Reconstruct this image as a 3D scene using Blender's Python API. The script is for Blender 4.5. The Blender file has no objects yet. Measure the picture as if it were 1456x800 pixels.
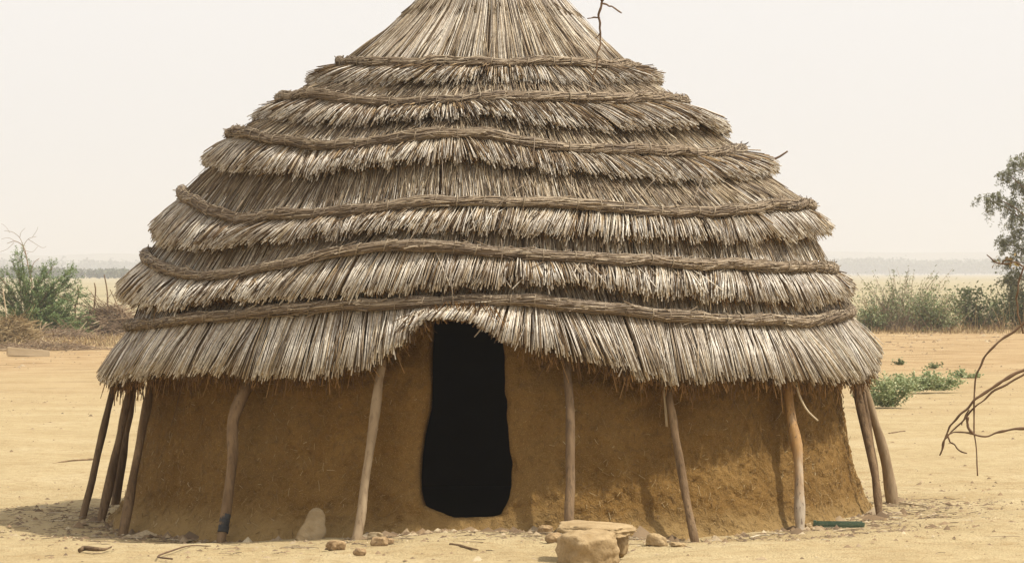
import bpy, bmesh, math, random
import numpy as np
from mathutils import Vector, Matrix

# ------------------------------------------------------------------ camera, sky, sun, exposure
S = bpy.context.scene
COL = S.collection
random.seed(7)
RNG = np.random.default_rng(11)
F = 5486.0           # focal length in photo pixels (photo is 1456 x 800)
EYE = 1.7
HZ = 388.0           # horizon row
cam_d = bpy.data.cameras.new('camera')
cam = bpy.data.objects.new('camera', cam_d); COL.objects.link(cam)
cam.location = (0, 0, EYE); cam.rotation_euler = (math.pi / 2, 0, 0)
cam_d.sensor_width = 36.0; cam_d.lens = F / 1456.0 * 36.0
cam_d.shift_y = -(400.0 - HZ) / 1456.0
cam_d.clip_start = 0.1; cam_d.clip_end = 20000
S.camera = cam

SUN_DIR = Vector((0.60, -0.10, 1.0)).normalized()      # towards the sun
sun_d = bpy.data.lights.new('sun', 'SUN')
sun_d.energy = 5.0; sun_d.angle = math.radians(1.3); sun_d.color = (1.0, 0.945, 0.84)
sun = bpy.data.objects.new('sun', sun_d); COL.objects.link(sun)
sun.rotation_euler = SUN_DIR.to_track_quat('Z', 'Y').to_euler()

W = bpy.data.worlds.new('World'); S.world = W; W.use_nodes = True
wn, wl = W.node_tree.nodes, W.node_tree.links
wn.clear()
w_out = wn.new('ShaderNodeOutputWorld'); w_bg = wn.new('ShaderNodeBackground')
sky = wn.new('ShaderNodeTexSky'); sky.sky_type = 'NISHITA'; sky.sun_disc = False
sky.sun_elevation = math.asin(SUN_DIR.z); sky.sun_rotation = math.atan2(SUN_DIR.x, SUN_DIR.y)
sky.dust_density = 8.0; sky.air_density = 1.0; sky.ozone_density = 0.6
hsv = wn.new('ShaderNodeHueSaturation'); hsv.inputs['Saturation'].default_value = 0.05
wmix = wn.new('ShaderNodeMix'); wmix.data_type = 'RGBA'
wmix.inputs['Factor'].default_value = 0.62
wl.new(sky.outputs[0], hsv.inputs['Color'])
wl.new(hsv.outputs[0], wmix.inputs['A'])
wmix.inputs['B'].default_value = (9.9, 9.6, 9.3, 1)      # even dusty veil over the whole sky
wl.new(wmix.outputs['Result'], w_bg.inputs['Color'])
w_bg.inputs['Strength'].default_value = 0.145
wl.new(w_bg.outputs[0], w_out.inputs['Surface'])

vs = S.view_settings
vs.view_transform = 'Standard'; vs.look = 'None'; vs.exposure = 0.0; vs.gamma = 1.0
vs.use_curve_mapping = False
S.cycles.use_denoising = True
S.cycles.max_bounces = 6; S.cycles.diffuse_bounces = 2; S.cycles.volume_bounces = 1
S.cycles.transparent_max_bounces = 8

# ------------------------------------------------------------------ small helpers
def tag(o, label=None, cat=None, group=None, kind=None):
    if label: o['label'] = label
    if cat: o['category'] = cat
    if group: o['group'] = group
    if kind: o['kind'] = kind
    return o

def empty(name, loc):
    o = bpy.data.objects.new(name, None); COL.objects.link(o)
    o.location = loc; o.empty_display_size = 0.2
    return o

def link(name, me, m, parent=None, kind=None, smooth=False):
    o = bpy.data.objects.new(name, me); COL.objects.link(o)
    if m is not None and not me.materials: me.materials.append(m)
    if parent is not None: o.parent = parent
    if kind: o['kind'] = kind
    if smooth: me.polygons.foreach_set('use_smooth', np.ones(len(me.polygons), dtype=bool))
    return o

def mesh_np(name, v, quads=None, tris=None, attrs=None, smooth=False):
    """mesh from numpy vertices, quads (n,4) and tris (n,3)"""
    me = bpy.data.meshes.new(name)
    v = np.asarray(v, dtype=np.float32).reshape(-1, 3)
    me.vertices.add(len(v)); me.vertices.foreach_set('co', v.ravel())
    idx, tot = [], []
    if quads is not None and len(quads):
        idx.append(np.asarray(quads).ravel()); tot.append(np.full(len(quads), 4))
    if tris is not None and len(tris):
        idx.append(np.asarray(tris).ravel()); tot.append(np.full(len(tris), 3))
    idx = np.concatenate(idx).astype(np.int32); tot = np.concatenate(tot).astype(np.int32)
    start = np.concatenate([[0], np.cumsum(tot)[:-1]]).astype(np.int32)
    me.loops.add(len(idx)); me.loops.foreach_set('vertex_index', idx)
    me.polygons.add(len(tot)); me.polygons.foreach_set('loop_start', start)
    if smooth: me.polygons.foreach_set('use_smooth', np.ones(len(tot), dtype=bool))
    for k, a in (attrs or {}).items():
        at = me.attributes.new(k, 'FLOAT', 'POINT')
        at.data.foreach_set('value', np.asarray(a, dtype=np.float32).ravel())
    me.update(calc_edges=True); me.validate()
    return me

def norm(a): return a / np.maximum(np.linalg.norm(a, axis=-1, keepdims=True), 1e-9)

def tubes(name, P, R, sides=4, ref=None, smooth=True, cap=True):
    """P (N,K,3) centre lines, R (N,K) radii -> one mesh of N tubes with attributes rnd, along"""
    P = np.asarray(P, float); N, K, _ = P.shape
    R = np.broadcast_to(np.asarray(R, float), (N, K))
    d = norm(P[:, -1] - P[:, 0])
    if ref is None: ref = np.tile(np.array([0.31, 0.77, 0.55]), (N, 1))
    u = norm(np.cross(d, ref)); w = np.cross(d, u)
    ang = np.linspace(0, 2 * math.pi, sides, endpoint=False)
    off = np.cos(ang)[None, :, None] * u[:, None, :] + np.sin(ang)[None, :, None] * w[:, None, :]
    V = P[:, :, None, :] + R[:, :, None, None] * off[:, None, :, :]
    i = np.arange(N)[:, None, None] * (K * sides); k = np.arange(K - 1)[None, :, None] * sides
    s = np.arange(sides)[None, None, :]; s2 = (s + 1) % sides
    q = np.stack([i + k + s, i + k + s2, i + k + sides + s2, i + k + sides + s], -1).reshape(-1, 4)
    tr = []; qq = [q]
    if cap:
        for kk in (0, K - 1):
            base = (np.arange(N) * (K * sides) + kk * sides)[:, None]
            if sides == 4: qq.append(base + np.array([[0, 1, 2, 3]]))
            else:
                for t in range(1, sides - 1): tr.append(base + np.array([[0, t, t + 1]]))
    rnd = np.repeat(RNG.random(N), K * sides); rnd2 = np.repeat(RNG.random(N), K * sides)
    al = np.tile(np.repeat(np.linspace(0, 1, K), sides), N)
    return mesh_np(name, V.reshape(-1, 3), np.concatenate(qq), np.concatenate(tr) if tr else None,
                   {'rnd': rnd, 'rnd2': rnd2, 'along': al}, smooth)

def vnoise(x, y, seed=0):
    """smooth value noise in 2-D, range about -1..1"""
    x = np.asarray(x, float); y = np.asarray(y, float)
    xi = np.floor(x).astype(np.int64); yi = np.floor(y).astype(np.int64)
    fx = x - xi; fy = y - yi
    fx = fx * fx * (3 - 2 * fx); fy = fy * fy * (3 - 2 * fy)
    def h(a, b):
        n = (a * 374761393 + b * 668265263 + seed * 974634777) & 0xffffffff
        n = ((n ^ (n >> 13)) * 1274126177) & 0xffffffff
        return ((n ^ (n >> 16)) & 0xffff) / 32767.5 - 1
    return (h(xi, yi) * (1 - fx) + h(xi + 1, yi) * fx) * (1 - fy) + (h(xi, yi + 1) * (1 - fx) + h(xi + 1, yi + 1) * fx) * fy

def fbm(x, y, seed=0, n=3):
    return sum(vnoise(x * 2 ** k, y * 2 ** k, seed + k) * 0.5 ** k for k in range(n))

def at_px(px, py, depth):
    """world point on the ray of a photo pixel at the given distance"""
    return Vector(((px - 728) / F * depth, depth, EYE - (py - HZ) / F * depth))

def catmull(pts, n):
    pts = [np.asarray(p, float) for p in pts]
    P = [2 * pts[0] - pts[1]] + pts + [2 * pts[-1] - pts[-2]]
    out = []
    m = len(pts) - 1
    for t in np.linspace(0, m, n):
        i = min(int(t), m - 1); u = t - i
        a, b, c, d = P[i], P[i + 1], P[i + 2], P[i + 3]
        out.append(0.5 * ((2 * b) + (-a + c) * u + (2 * a - 5 * b + 4 * c - d) * u * u + (-a + 3 * b - 3 * c + d) * u ** 3))
    return np.array(out)

def limb(name, pts, r0, r1, m, parent=None, n=16, sides=10, rough=0.0, seed=0):
    """one tapering round limb along points, with knobbly radius"""
    c = catmull(pts, n)
    t = np.gradient(c, axis=0); t = norm(t)
    u = np.cross(t, np.array([0.2, 0.9, 0.35])); u = norm(u); w = np.cross(t, u)
    ang = np.linspace(0, 2 * math.pi, sides, endpoint=False)
    R = np.linspace(r0, r1, n)[:, None] * np.ones((1, sides))
    if rough:
        kk = np.arange(n)[:, None] * 0.45; aa = np.broadcast_to(np.cos(ang) * 0.9, (n, sides))
        R = R * (1 + rough * vnoise(kk + seed * 7.3, aa + np.sin(ang) * 0.7, seed) + rough * 0.7 * vnoise(kk * 0.35 + seed, aa * 0, seed + 3))
    V = c[:, None, :] + R[:, :, None] * (np.cos(ang)[None, :, None] * u[:, None, :] + np.sin(ang)[None, :, None] * w[:, None, :])
    k = np.arange(n - 1)[:, None] * sides; s = np.arange(sides)[None, :]; s2 = (s + 1) % sides
    q = np.stack([k + s, k + s2, k + sides + s2, k + sides + s], -1).reshape(-1, 4)
    V = V.reshape(-1, 3)
    V = np.vstack([V, c[0], c[-1]])
    a = len(V) - 2; b = len(V) - 1
    ss = np.arange(sides)
    tr = np.concatenate([np.stack([np.full(sides, a), (ss + 1) % sides, ss], -1),
                         np.stack([np.full(sides, b), (n - 1) * sides + ss, (n - 1) * sides + (ss + 1) % sides], -1)])
    me = mesh_np(name, V, q, tr, {'along': np.concatenate([np.repeat(np.linspace(0, 1, n), sides), [0, 1]])}, True)
    return link(name, me, m, parent)

# ------------------------------------------------------------------ materials
def mat(name):
    m = bpy.data.materials.new(name); m.use_nodes = True
    nt = m.node_tree
    return m, nt, nt.nodes['Principled BSDF']

class NB:
    def __init__(s, nt): s.nt = nt
    def n(s, t, **kw):
        x = s.nt.nodes.new(t)
        for k, v in kw.items(): setattr(x, k, v)
        return x
    def l(s, a, b): s.nt.links.new(a, b)
    def coord(s, scale=(1, 1, 1), obj=True):
        g = s.n('ShaderNodeTexCoord') if obj else s.n('ShaderNodeNewGeometry')
        mp = s.n('ShaderNodeMapping'); mp.inputs['Scale'].default_value = scale
        s.l(g.outputs['Object' if obj else 'Position'], mp.inputs['Vector'])
        return mp.outputs[0]
    def noise(s, vec, scale, detail=4, rough=0.55, dist=0.0):
        x = s.n('ShaderNodeTexNoise'); x.inputs['Scale'].default_value = scale
        x.inputs['Detail'].default_value = detail; x.inputs['Roughness'].default_value = rough
        x.inputs['Distortion'].default_value = dist
        if vec is not None: s.l(vec, x.inputs['Vector'])
        return x.outputs['Fac']
    def ramp(s, fac, stops, interp='LINEAR'):
        r = s.n('ShaderNodeValToRGB'); r.color_ramp.interpolation = interp
        e = r.color_ramp.elements
        while len(e) > 1: e.remove(e[-1])
        e[0].position = stops[0][0]; c = stops[0][1]; e[0].color = (*c, 1) if len(c) == 3 else c
        for p, c in stops[1:]:
            x = e.new(p); x.color = (*c, 1) if len(c) == 3 else c
        s.l(fac, r.inputs[0])
        return r.outputs[0]
    def mix(s, fac, a, b, mode='MIX'):
        x = s.n('ShaderNodeMix'); x.data_type = 'RGBA'; x.blend_type = mode
        for key, val in (('Factor', fac), ('A', a), ('B', b)):
            i = x.inputs[key]
            if isinstance(val, (int, float)): i.default_value = val
            elif isinstance(val, tuple): i.default_value = (*val, 1) if len(val) == 3 else val
            else: s.l(val, i)
        return x.outputs['Result']
    def math(s, op, a, b=None, clamp=False):
        x = s.n('ShaderNodeMath'); x.operation = op; x.use_clamp = clamp
        for k, val in enumerate((a, b)):
            if val is None: continue
            if isinstance(val, (int, float)): x.inputs[k].default_value = val
            else: s.l(val, x.inputs[k])
        return x.outputs[0]
    def attr(s, name):
        a = s.n('ShaderNodeAttribute'); a.attribute_name = name
        return a.outputs['Fac']
    def bump(s, h, strength, dist, bsdf):
        b = s.n('ShaderNodeBump'); b.inputs['Strength'].default_value = strength; b.inputs['Distance'].default_value = dist
        s.l(h, b.inputs['Height']); s.l(b.outputs[0], bsdf.inputs['Normal'])

def g1(v): return (v, v, v)

def stalk_material(name, stops, rough=0.55, streak=0.35, bleach=None, patch=None, mottle=0.0):
    m, nt, b = mat(name); nb = NB(nt)
    c = nb.ramp(nb.attr('rnd'), stops)
    if bleach:                                   # weathered, sun-bleached butt ends of the stalks
        f = nb.math('MULTIPLY', nb.ramp(nb.attr('along'), [(0.15, g1(0)), (0.7, g1(1))]), nb.ramp(nb.attr('rnd2'), [(0.45, g1(0)), (0.85, g1(0.9))]))
        c = nb.mix(f, c, bleach)
    big = nb.noise(nb.coord(), 2.6, 3)
    c = nb.mix(nb.ramp(big, [(0.38, g1(0.0)), (0.68, g1(0.55))]), c, patch or (0.19, 0.135, 0.085))
    if mottle: c = nb.mix(nb.ramp(nb.noise(nb.coord((1, 1, .8)), 42, 3, .6), [(0.48, g1(0)), (0.64, g1(mottle))]), c, (0.105, 0.068, 0.036))
    fine = nb.noise(nb.coord((1, 1, 0.25)), 75, 2)
    c = nb.mix(nb.ramp(fine, [(0.42, g1(0.0)), (0.75, g1(streak))]), c, (0.11, 0.075, 0.045))
    nb.l(c, b.inputs['Base Color']); b.inputs['Roughness'].default_value = rough
    b.inputs['Specular IOR Level'].default_value = 0.35
    return m

M = {}
M['stalk'] = stalk_material('dry stalk', [(0.0, (0.07, 0.043, 0.022)), (0.26, (0.20, 0.135, 0.07)), (0.48, (0.41, 0.30, 0.165)), (0.72, (0.56, 0.46, 0.315)), (1.0, (0.80, 0.735, 0.60))],
                            0.36, bleach=(0.84, 0.785, 0.68), patch=(0.23, 0.165, 0.10), mottle=0.5)
M['stalk'].node_tree.nodes['Principled BSDF'].inputs['Specular IOR Level'].default_value = 0.6
M['stalk_dark'] = stalk_material('shade dark stalk', [(0.0, (0.03, 0.018, 0.008)), (0.35, (0.085, 0.050, 0.022)), (0.7, (0.19, 0.115, 0.05)), (1.0, (0.36, 0.24, 0.11))], 0.7, patch=(0.09, 0.05, 0.022))  # weathered brown taken darker to stand for shade in the thatch gaps
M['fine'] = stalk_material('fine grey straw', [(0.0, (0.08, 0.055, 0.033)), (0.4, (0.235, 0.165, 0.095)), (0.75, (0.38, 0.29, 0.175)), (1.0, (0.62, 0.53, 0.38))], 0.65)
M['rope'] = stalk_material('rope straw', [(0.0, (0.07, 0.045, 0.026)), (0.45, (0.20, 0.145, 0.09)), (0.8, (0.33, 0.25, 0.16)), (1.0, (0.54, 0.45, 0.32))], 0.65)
M['under'] = stalk_material('sheltered straw', [(0.0, (0.06, 0.032, 0.013)), (0.5, (0.19, 0.10, 0.035)), (1.0, (0.44, 0.26, 0.10))], 0.75, patch=(0.12, 0.06, 0.022))  # orange-brown straw tone, lowered to deepen the shade bands
M['pale'] = stalk_material('pale straw', [(0.0, (0.5, 0.42, 0.28)), (1.0, (0.68, 0.6, 0.44))], 0.5, 0.15, patch=(0.45, 0.37, 0.25))
M['tie'] = stalk_material('tie straw', [(0.0, (0.17, 0.125, 0.08)), (1.0, (0.40, 0.32, 0.21))], 0.6)

def mud_material():
    m, nt, b = mat('mud and straw plaster'); nb = NB(nt)
    p = nb.coord()
    c = nb.ramp(nb.noise(p, 3.2, 5), [(0.3, (0.142, 0.074, 0.019)), (0.55, (0.198, 0.108, 0.031)), (0.75, (0.258, 0.150, 0.048))])
    c = nb.mix(nb.ramp(nb.noise(nb.coord((1, 1, .6)), 1.5, 3, .55), [(.40, g1(0)), (.68, g1(.5))]), c, (0.24, 0.145, 0.052))
    c = nb.mix(nb.ramp(nb.noise(p, 38, 4, 0.65), [(0.5, g1(0)), (0.72, g1(0.55))]), c, (0.10, 0.052, 0.016))
    c = nb.mix(nb.ramp(nb.noise(nb.coord((1, 1, .8)), 13, 2, 0.5), [(0.63, g1(0)), (0.72, g1(0.35))]), c, (0.085, 0.042, 0.012))
    # chopped straw in the plaster: thin stretched flecks in three directions
    hh = None
    for rot, sd in (((0.3, 0.5, 0.7), 1), ((1.2, 2.1, 0.2), 2), ((2.2, 0.9, 1.9), 3)):
        g = nb.n('ShaderNodeTexCoord'); mp = nb.n('ShaderNodeMapping')
        mp.inputs['Rotation'].default_value = rot; mp.inputs['Scale'].default_value = (1, 0.11, 1); mp.inputs['Location'].default_value = (sd * 3.1,) * 3
        nb.l(g.outputs['Object'], mp.inputs['Vector'])
        f = nb.ramp(nb.noise(mp.outputs[0], 150, 1, 0.4), [(0.66, g1(0)), (0.71, g1(1))])
        c = nb.mix(nb.math('MULTIPLY', f, 0.55), c, (0.40, 0.27, 0.10))
        hh = f if hh is None else nb.math('ADD', hh, f)
    # sand and dust splashed up over the foot of the wall
    sp = nb.n('ShaderNodeSeparateXYZ'); nb.l(p, sp.inputs[0])
    up = nb.math('ADD', sp.outputs['Z'], nb.math('MULTIPLY', nb.math('SUBTRACT', nb.noise(p, 9, 4, .6), .5), .22))
    c = nb.mix(nb.ramp(up, [(0.0, g1(.65)), (0.16, g1(0))]), c, (0.32, 0.215, 0.09))
    h = nb.math('ADD', nb.math('MULTIPLY', nb.noise(p, 22, 6, 0.68), 1.0), nb.math('MULTIPLY', hh, 0.12))
    h = nb.math('ADD', h, nb.math('MULTIPLY', nb.noise(p, 90, 3, 0.6), 0.35))
    h = nb.math('SUBTRACT', h, nb.math('MULTIPLY', nb.ramp(nb.noise(nb.coord((1, 1, .8)), 13, 2, 0.5), [(0.60, g1(0)), (0.68, g1(1))]), 0.25))
    nb.bump(h, 1.0, 0.030, b)
    nb.l(c, b.inputs['Base Color']); b.inputs['Roughness'].default_value = 0.95; b.inputs['Specular IOR Level'].default_value = 0.1
    return m
M['mud'] = mud_material()

def plain(name, c1, c2, scale=6, rough=0.85, bump=0.0, bscale=40, stretch=(1, 1, 1), spec=0.2, dark=None, bdist=0.004):
    m, nt, b = mat(name); nb = NB(nt)
    p = nb.coord(stretch)
    c = nb.ramp(nb.noise(p, scale, 5, 0.6), [(0.32, c1), (0.68, c2)])
    if dark: c = nb.mix(nb.ramp(nb.noise(p, scale * 6, 3), [(0.52, g1(0)), (0.7, g1(0.7))]), c, dark)
    nb.l(c, b.inputs['Base Color']); b.inputs['Roughness'].default_value = rough; b.inputs['Specular IOR Level'].default_value = spec
    if bump: nb.bump(nb.noise(p, bscale, 5, 0.65), bump, bdist, b)
    return m
M['soot'] = plain('soot and shade black mud', (0.003, 0.0028, 0.0025), (0.005, 0.0045, 0.004))  # sooty tone taken near black so the interior reads as unlit
M['bark'] = plain('weathered bark', (0.11, 0.066, 0.032), (0.25, 0.165, 0.09), 9, 0.9, 0.9, 60, (1, 1, 0.22), dark=(0.07, 0.045, 0.025), bdist=0.012)
M['bark_grey'] = plain('grey brown bark', (0.088, 0.054, 0.028), (0.205, 0.135, 0.075), 8, 0.9, 0.9, 55, (1, 1, 0.22), dark=(0.06, 0.04, 0.025), bdist=0.012)
M['bark_pale'] = plain('pale smooth bark', (0.185, 0.125, 0.068), (0.33, 0.245, 0.15), 7, 0.85, 0.6, 60, (1, 1, 0.3), dark=(0.16, 0.105, 0.06), bdist=0.008)
M['twig'] = plain('dark twig', (0.085, 0.05, 0.028), (0.17, 0.105, 0.06), 12, 0.8)
M['twig_far'] = plain('dry grey twig', (0.20, 0.145, 0.10), (0.34, 0.26, 0.18), 5, 0.9)
M['stone'] = plain('tan sandstone', (0.25, 0.168, 0.078), (0.39, 0.28, 0.15), 9, 0.92, 0.8, 34, dark=(0.24, 0.165, 0.085), bdist=0.012)
M['stone_grey'] = plain('grey buff stone', (0.23, 0.165, 0.088), (0.33, 0.25, 0.145), 8, 0.92, 0.6, 40, dark=(0.25, 0.195, 0.12), bdist=0.008)
M['clod'] = plain('dried mud clod', (0.23, 0.145, 0.07), (0.37, 0.255, 0.135), 14, 0.95, 0.9, 40, dark=(0.12, 0.075, 0.04), bdist=0.01)
M['band'] = plain('dark rubber strip', (0.022, 0.022, 0.022), (0.045, 0.044, 0.042), 20, 0.6)
M['green_paint'] = plain('worn green paint', (0.05, 0.095, 0.06), (0.11, 0.16, 0.10), 18, 0.55, dark=(0.22, 0.20, 0.13))
M['plank'] = plain('pale weathered timber', (0.38, 0.29, 0.18), (0.52, 0.42, 0.28), 4, 0.9, 0.4, 20, (0.3, 1, 1))

def stripped_wood():
    m, nt, b = mat('stripped post wood'); nb = NB(nt)
    p = nb.coord((1, 1, 0.12))
    base = nb.ramp(nb.noise(p, 22, 4), [(0.3, (0.26, 0.20, 0.135)), (0.7, (0.43, 0.35, 0.25))])
    warm = nb.ramp(nb.noise(p, 22, 4), [(0.3, (0.23, 0.12, 0.035)), (0.7, (0.44, 0.25, 0.085))])
    f = nb.math('ADD', nb.attr('along'), nb.math('MULTIPLY', nb.math('SUBTRACT', nb.noise(nb.coord((1, 1, 0.3)), 9, 3), 0.5), 0.9))
    c = nb.mix(nb.ramp(f, [(0.38, g1(0)), (0.62, g1(1))]), base, warm)
    c = nb.mix(nb.ramp(nb.noise(p, 60, 2), [(0.6, g1(0)), (0.7, g1(0.8))]), c, (0.08, 0.045, 0.02))
    nb.l(c, b.inputs['Base Color']); b.inputs['Roughness'].default_value = 0.75
    nb.bump(nb.noise(p, 60, 4), 0.6, 0.006, b)
    return m
M['stripped'] = stripped_wood()

def leaf_material(name, stops, trans=0.25):
    m, nt, b = mat(name); nb = NB(nt)
    c = nb.ramp(nb.attr('rnd'), stops)
    nb.l(c, b.inputs['Base Color']); b.inputs['Roughness'].default_value = 0.6; b.inputs['Specular IOR Level'].default_value = 0.25
    tr = nb.n('ShaderNodeBsdfTranslucent'); nb.l(c, tr.inputs['Color'])
    mx = nb.n('ShaderNodeMixShader'); mx.inputs[0].default_value = trans
    out = nt.nodes['Material Output']
    nb.l(b.outputs[0], mx.inputs[1]); nb.l(tr.outputs[0], mx.inputs[2]); nb.l(mx.outputs[0], out.inputs['Surface'])
    return m
M['leaf_acacia'] = leaf_material('acacia leaflet', [(0, (0.08, 0.125, 0.045)), (0.6, (0.165, 0.23, 0.085)), (1, (0.28, 0.34, 0.15))])
M['leaf_bush'] = leaf_material('bush leaf', [(0, (0.095, 0.12, 0.05)), (0.6, (0.17, 0.20, 0.085)), (1, (0.30, 0.31, 0.16))])
M['leaf_weed'] = leaf_material('weed leaf', [(0, (0.15, 0.185, 0.075)), (0.6, (0.26, 0.305, 0.14)), (1, (0.44, 0.45, 0.26))])
M['leaf_olive'] = leaf_material('olive grey leaf', [(0, (0.09, 0.095, 0.045)), (0.6, (0.18, 0.185, 0.095)), (1, (0.30, 0.30, 0.16))])
M['leaf_far'] = leaf_material('distant foliage', [(0, (0.045, 0.06, 0.025)), (0.6, (0.085, 0.10, 0.045)), (1, (0.15, 0.15, 0.075))], 0.1)
M['dry_grass'] = leaf_material('dry grass', [(0, (0.17, 0.10, 0.045)), (0.6, (0.36, 0.25, 0.115)), (1, (0.52, 0.41, 0.22))], 0.2)

def sand_material():
    m, nt, b = mat('packed sand'); nb = NB(nt)
    g = nb.n('ShaderNodeNewGeometry'); pos = g.outputs['Position']
    sep = nb.n('ShaderNodeSeparateXYZ'); nb.l(pos, sep.inputs[0])
    c = nb.ramp(nb.noise(pos, 0.7, 6, 0.68, 0.4), [(0.3, (0.345, 0.255, 0.130)), (0.52, (0.415, 0.322, 0.175)), (0.72, (0.45, 0.36, 0.212))])
    c = nb.mix(nb.ramp(nb.noise(pos, 7, 5, 0.7), [(0.48, g1(0)), (0.70, g1(0.6))]), c, (0.27, 0.175, 0.075))
    c = nb.mix(nb.ramp(nb.noise(pos, 55, 3, 0.6), [(0.54, g1(0)), (0.70, g1(0.6))]), c, (0.22, 0.14, 0.065))
    # rust tinted earth with litter beyond the yard, then the pale dry field
    far = nb.math('ADD', sep.outputs['Y'], nb.math('MULTIPLY', nb.noise(pos, 0.12, 3), 30))
    yard = nb.ramp(nb.noise(pos, 0.8, 6, 0.72), [(0.36, (0.19, 0.11, 0.045)), (0.47, (0.33, 0.215, 0.105)), (0.62, (0.41, 0.295, 0.16))])
    mr = nb.n('ShaderNodeMapRange'); mr.inputs['From Min'].default_value = 62; mr.inputs['From Max'].default_value = 88; nb.l(far, mr.inputs['Value'])
    c = nb.mix(nb.math('MULTIPLY', mr.outputs[0], 0.8), c, yard)
    field = nb.ramp(nb.noise(nb.coord((0.15, 1, 1), False), 0.03, 4, 0.6), [(0.35, (0.275, 0.23, 0.135)), (0.65, (0.345, 0.285, 0.165))])
    mr2 = nb.n('ShaderNodeMapRange'); mr2.inputs['From Min'].default_value = 122; mr2.inputs['From Max'].default_value = 150; nb.l(sep.outputs['Y'], mr2.inputs['Value'])
    c = nb.mix(mr2.outputs[0], c, field)
    nb.l(c, b.inputs['Base Color']); b.inputs['Roughness'].default_value = 0.95; b.inputs['Specular IOR Level'].default_value = 0.1
    h = nb.math('ADD', nb.noise(pos, 9, 6, 0.65), nb.math('MULTIPLY', nb.noise(pos, 60, 3, 0.6), 0.55))
    nb.bump(h, 1.0, 0.034, b)
    return m
M['sand'] = sand_material()
M['hill'] = plain('far scrub hill', (0.14, 0.13, 0.08), (0.22, 0.19, 0.12), 0.01)

# ------------------------------------------------------------------ the ground
HX, HY = (698 - 728) / F * 27.75, 27.75          # hut axis
_gp = [(200,753,2.67),(350,768,2.67),(440,772,2.67),(520,761,2.67),(600,750,2.67),(660,748,2.67),(760,751,2.67),(800,757,2.67),(900,767,2.67),
       (1000,758,2.67),(1080,752,2.67),(1130,748,2.67),(1200,730,2.67),(505,777,2.95),(315,777,2.95),(170,765,2.95),(140,746,2.95),(112,737,2.95),
       (810,757,2.92),(992,781,2.98),(1140,757,2.92),(1252,737,2.9)]
_G = []
for _px, _py, _r in _gp:
    _s = max(-1, min(1, (_px - 698) / (_r * 200.0))); _c = math.sqrt(1 - _s * _s)
    _Y = HY - _r * _c
    _G.append((HX + _r * _s, _Y, EYE - (_py - HZ) * _Y / F))
_G = np.array(_G)

def gz(x, y):
    x = np.asarray(x, float); y = np.asarray(y, float)
    base = np.clip(0.013 * x, -0.07, 0.03) * np.exp(-((y - 27) / 12.0) ** 2)
    num = base * 0.25; den = np.full(np.shape(x), 0.25)
    for gx, gy, g in _G:
        w = np.exp(-((x - gx) ** 2 + (y - gy) ** 2) / (2 * 0.33 ** 2))
        num = num + w * g; den = den + w
    return num / den

def gzf(x, y): return float(gz(np.array([x]), np.array([y]))[0])

def spaced(lo, hi, step, far_lo, far_hi, grow=1.12):
    a = list(np.arange(lo, hi + 1e-6, step)); s = step
    x = hi
    while x < far_hi: s *= grow; x += s; a.append(x)
    s = step; x = lo; b = []
    while x > far_lo: s *= grow; x -= s; b.append(x)
    return np.array(b[::-1] + a)

gx_ = spaced(-4.6, 4.6, 0.045, -4500, 4500, 1.13); gy_ = spaced(22.0, 31.0, 0.05, -120, 9000, 1.09)
GX, GY = np.meshgrid(gx_, gy_)
near = np.exp(-((np.maximum(0, np.abs(GX) - 4.5) / 6) ** 2)) * np.exp(-((np.maximum(0, np.abs(GY - 26.5) - 5) / 14) ** 2))
GZ = gz(GX, GY) + near * (0.012 * fbm(GX * 1.3, GY * 1.3, 3, 3) + 0.009 * fbm(GX * 5, GY * 5, 9, 3))
GZ += np.where(GY > 33, 0.05 * fbm(GX * 0.16, GY * 0.16, 21, 3), 0) * np.clip((GY - 33) / 30, 0, 1) * np.exp(-GY / 400)
# flat floor inside the hut, a little below the doorstep
nx, ny = len(gx_), len(gy_)
ii = (np.arange(ny - 1)[:, None] * nx + np.arange(nx - 1)[None, :])
gq = np.stack([ii, ii + 1, ii + nx + 1, ii + nx], -1).reshape(-1, 4)
ground = link('ground', mesh_np('ground', np.stack([GX, GY, GZ], -1), gq, smooth=True), M['sand'])
tag(ground, kind='structure')

# ------------------------------------------------------------------ the hut
hut = empty('thatched_hut', (HX, HY, 0))
tag(hut, 'round mud hut with a tiered straw roof and a dark open doorway', 'hut')
D = HY
PI = math.pi

class Ring:
    """a wavy ring round the hut axis, read from where it runs in the photograph"""
    def __init__(s, pts, half, centre):
        s.R = half / 199.0; s.cx = (centre - 698) / 199.0
        th, z = [], []
        for px, py in pts:
            q = max(-0.999, min(0.999, (px - centre) / half)); t = math.asin(q)
            Y = D - s.R * math.cos(t)
            th.append(t); z.append(EYE - (py - HZ) * Y / F)
        g = np.linspace(-PI, PI, 721)
        t2 = [-PI] + th + [PI]; m = (z[0] + z[-1]) / 2; z2 = [m] + z + [m]
        zz = np.interp(g, t2, z2)
        k = np.hanning(11); k /= k.sum()
        zz = np.convolve(np.r_[zz[-6:-1], zz, zz[1:6]], k, 'valid')
        zz = zz[:721] if len(zz) >= 721 else np.interp(g, np.linspace(-PI, PI, len(zz)), zz)
        back = np.clip((np.abs(g) - 1.6) / 0.5, 0, 1)
        zz = zz + back * 0.02 * np.sin(g * 5 + half)
        s.g, s.z = g, zz
    def Z(s, th): return np.interp((np.asarray(th) + PI) % (2 * PI) - PI, s.g, s.z)

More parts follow.
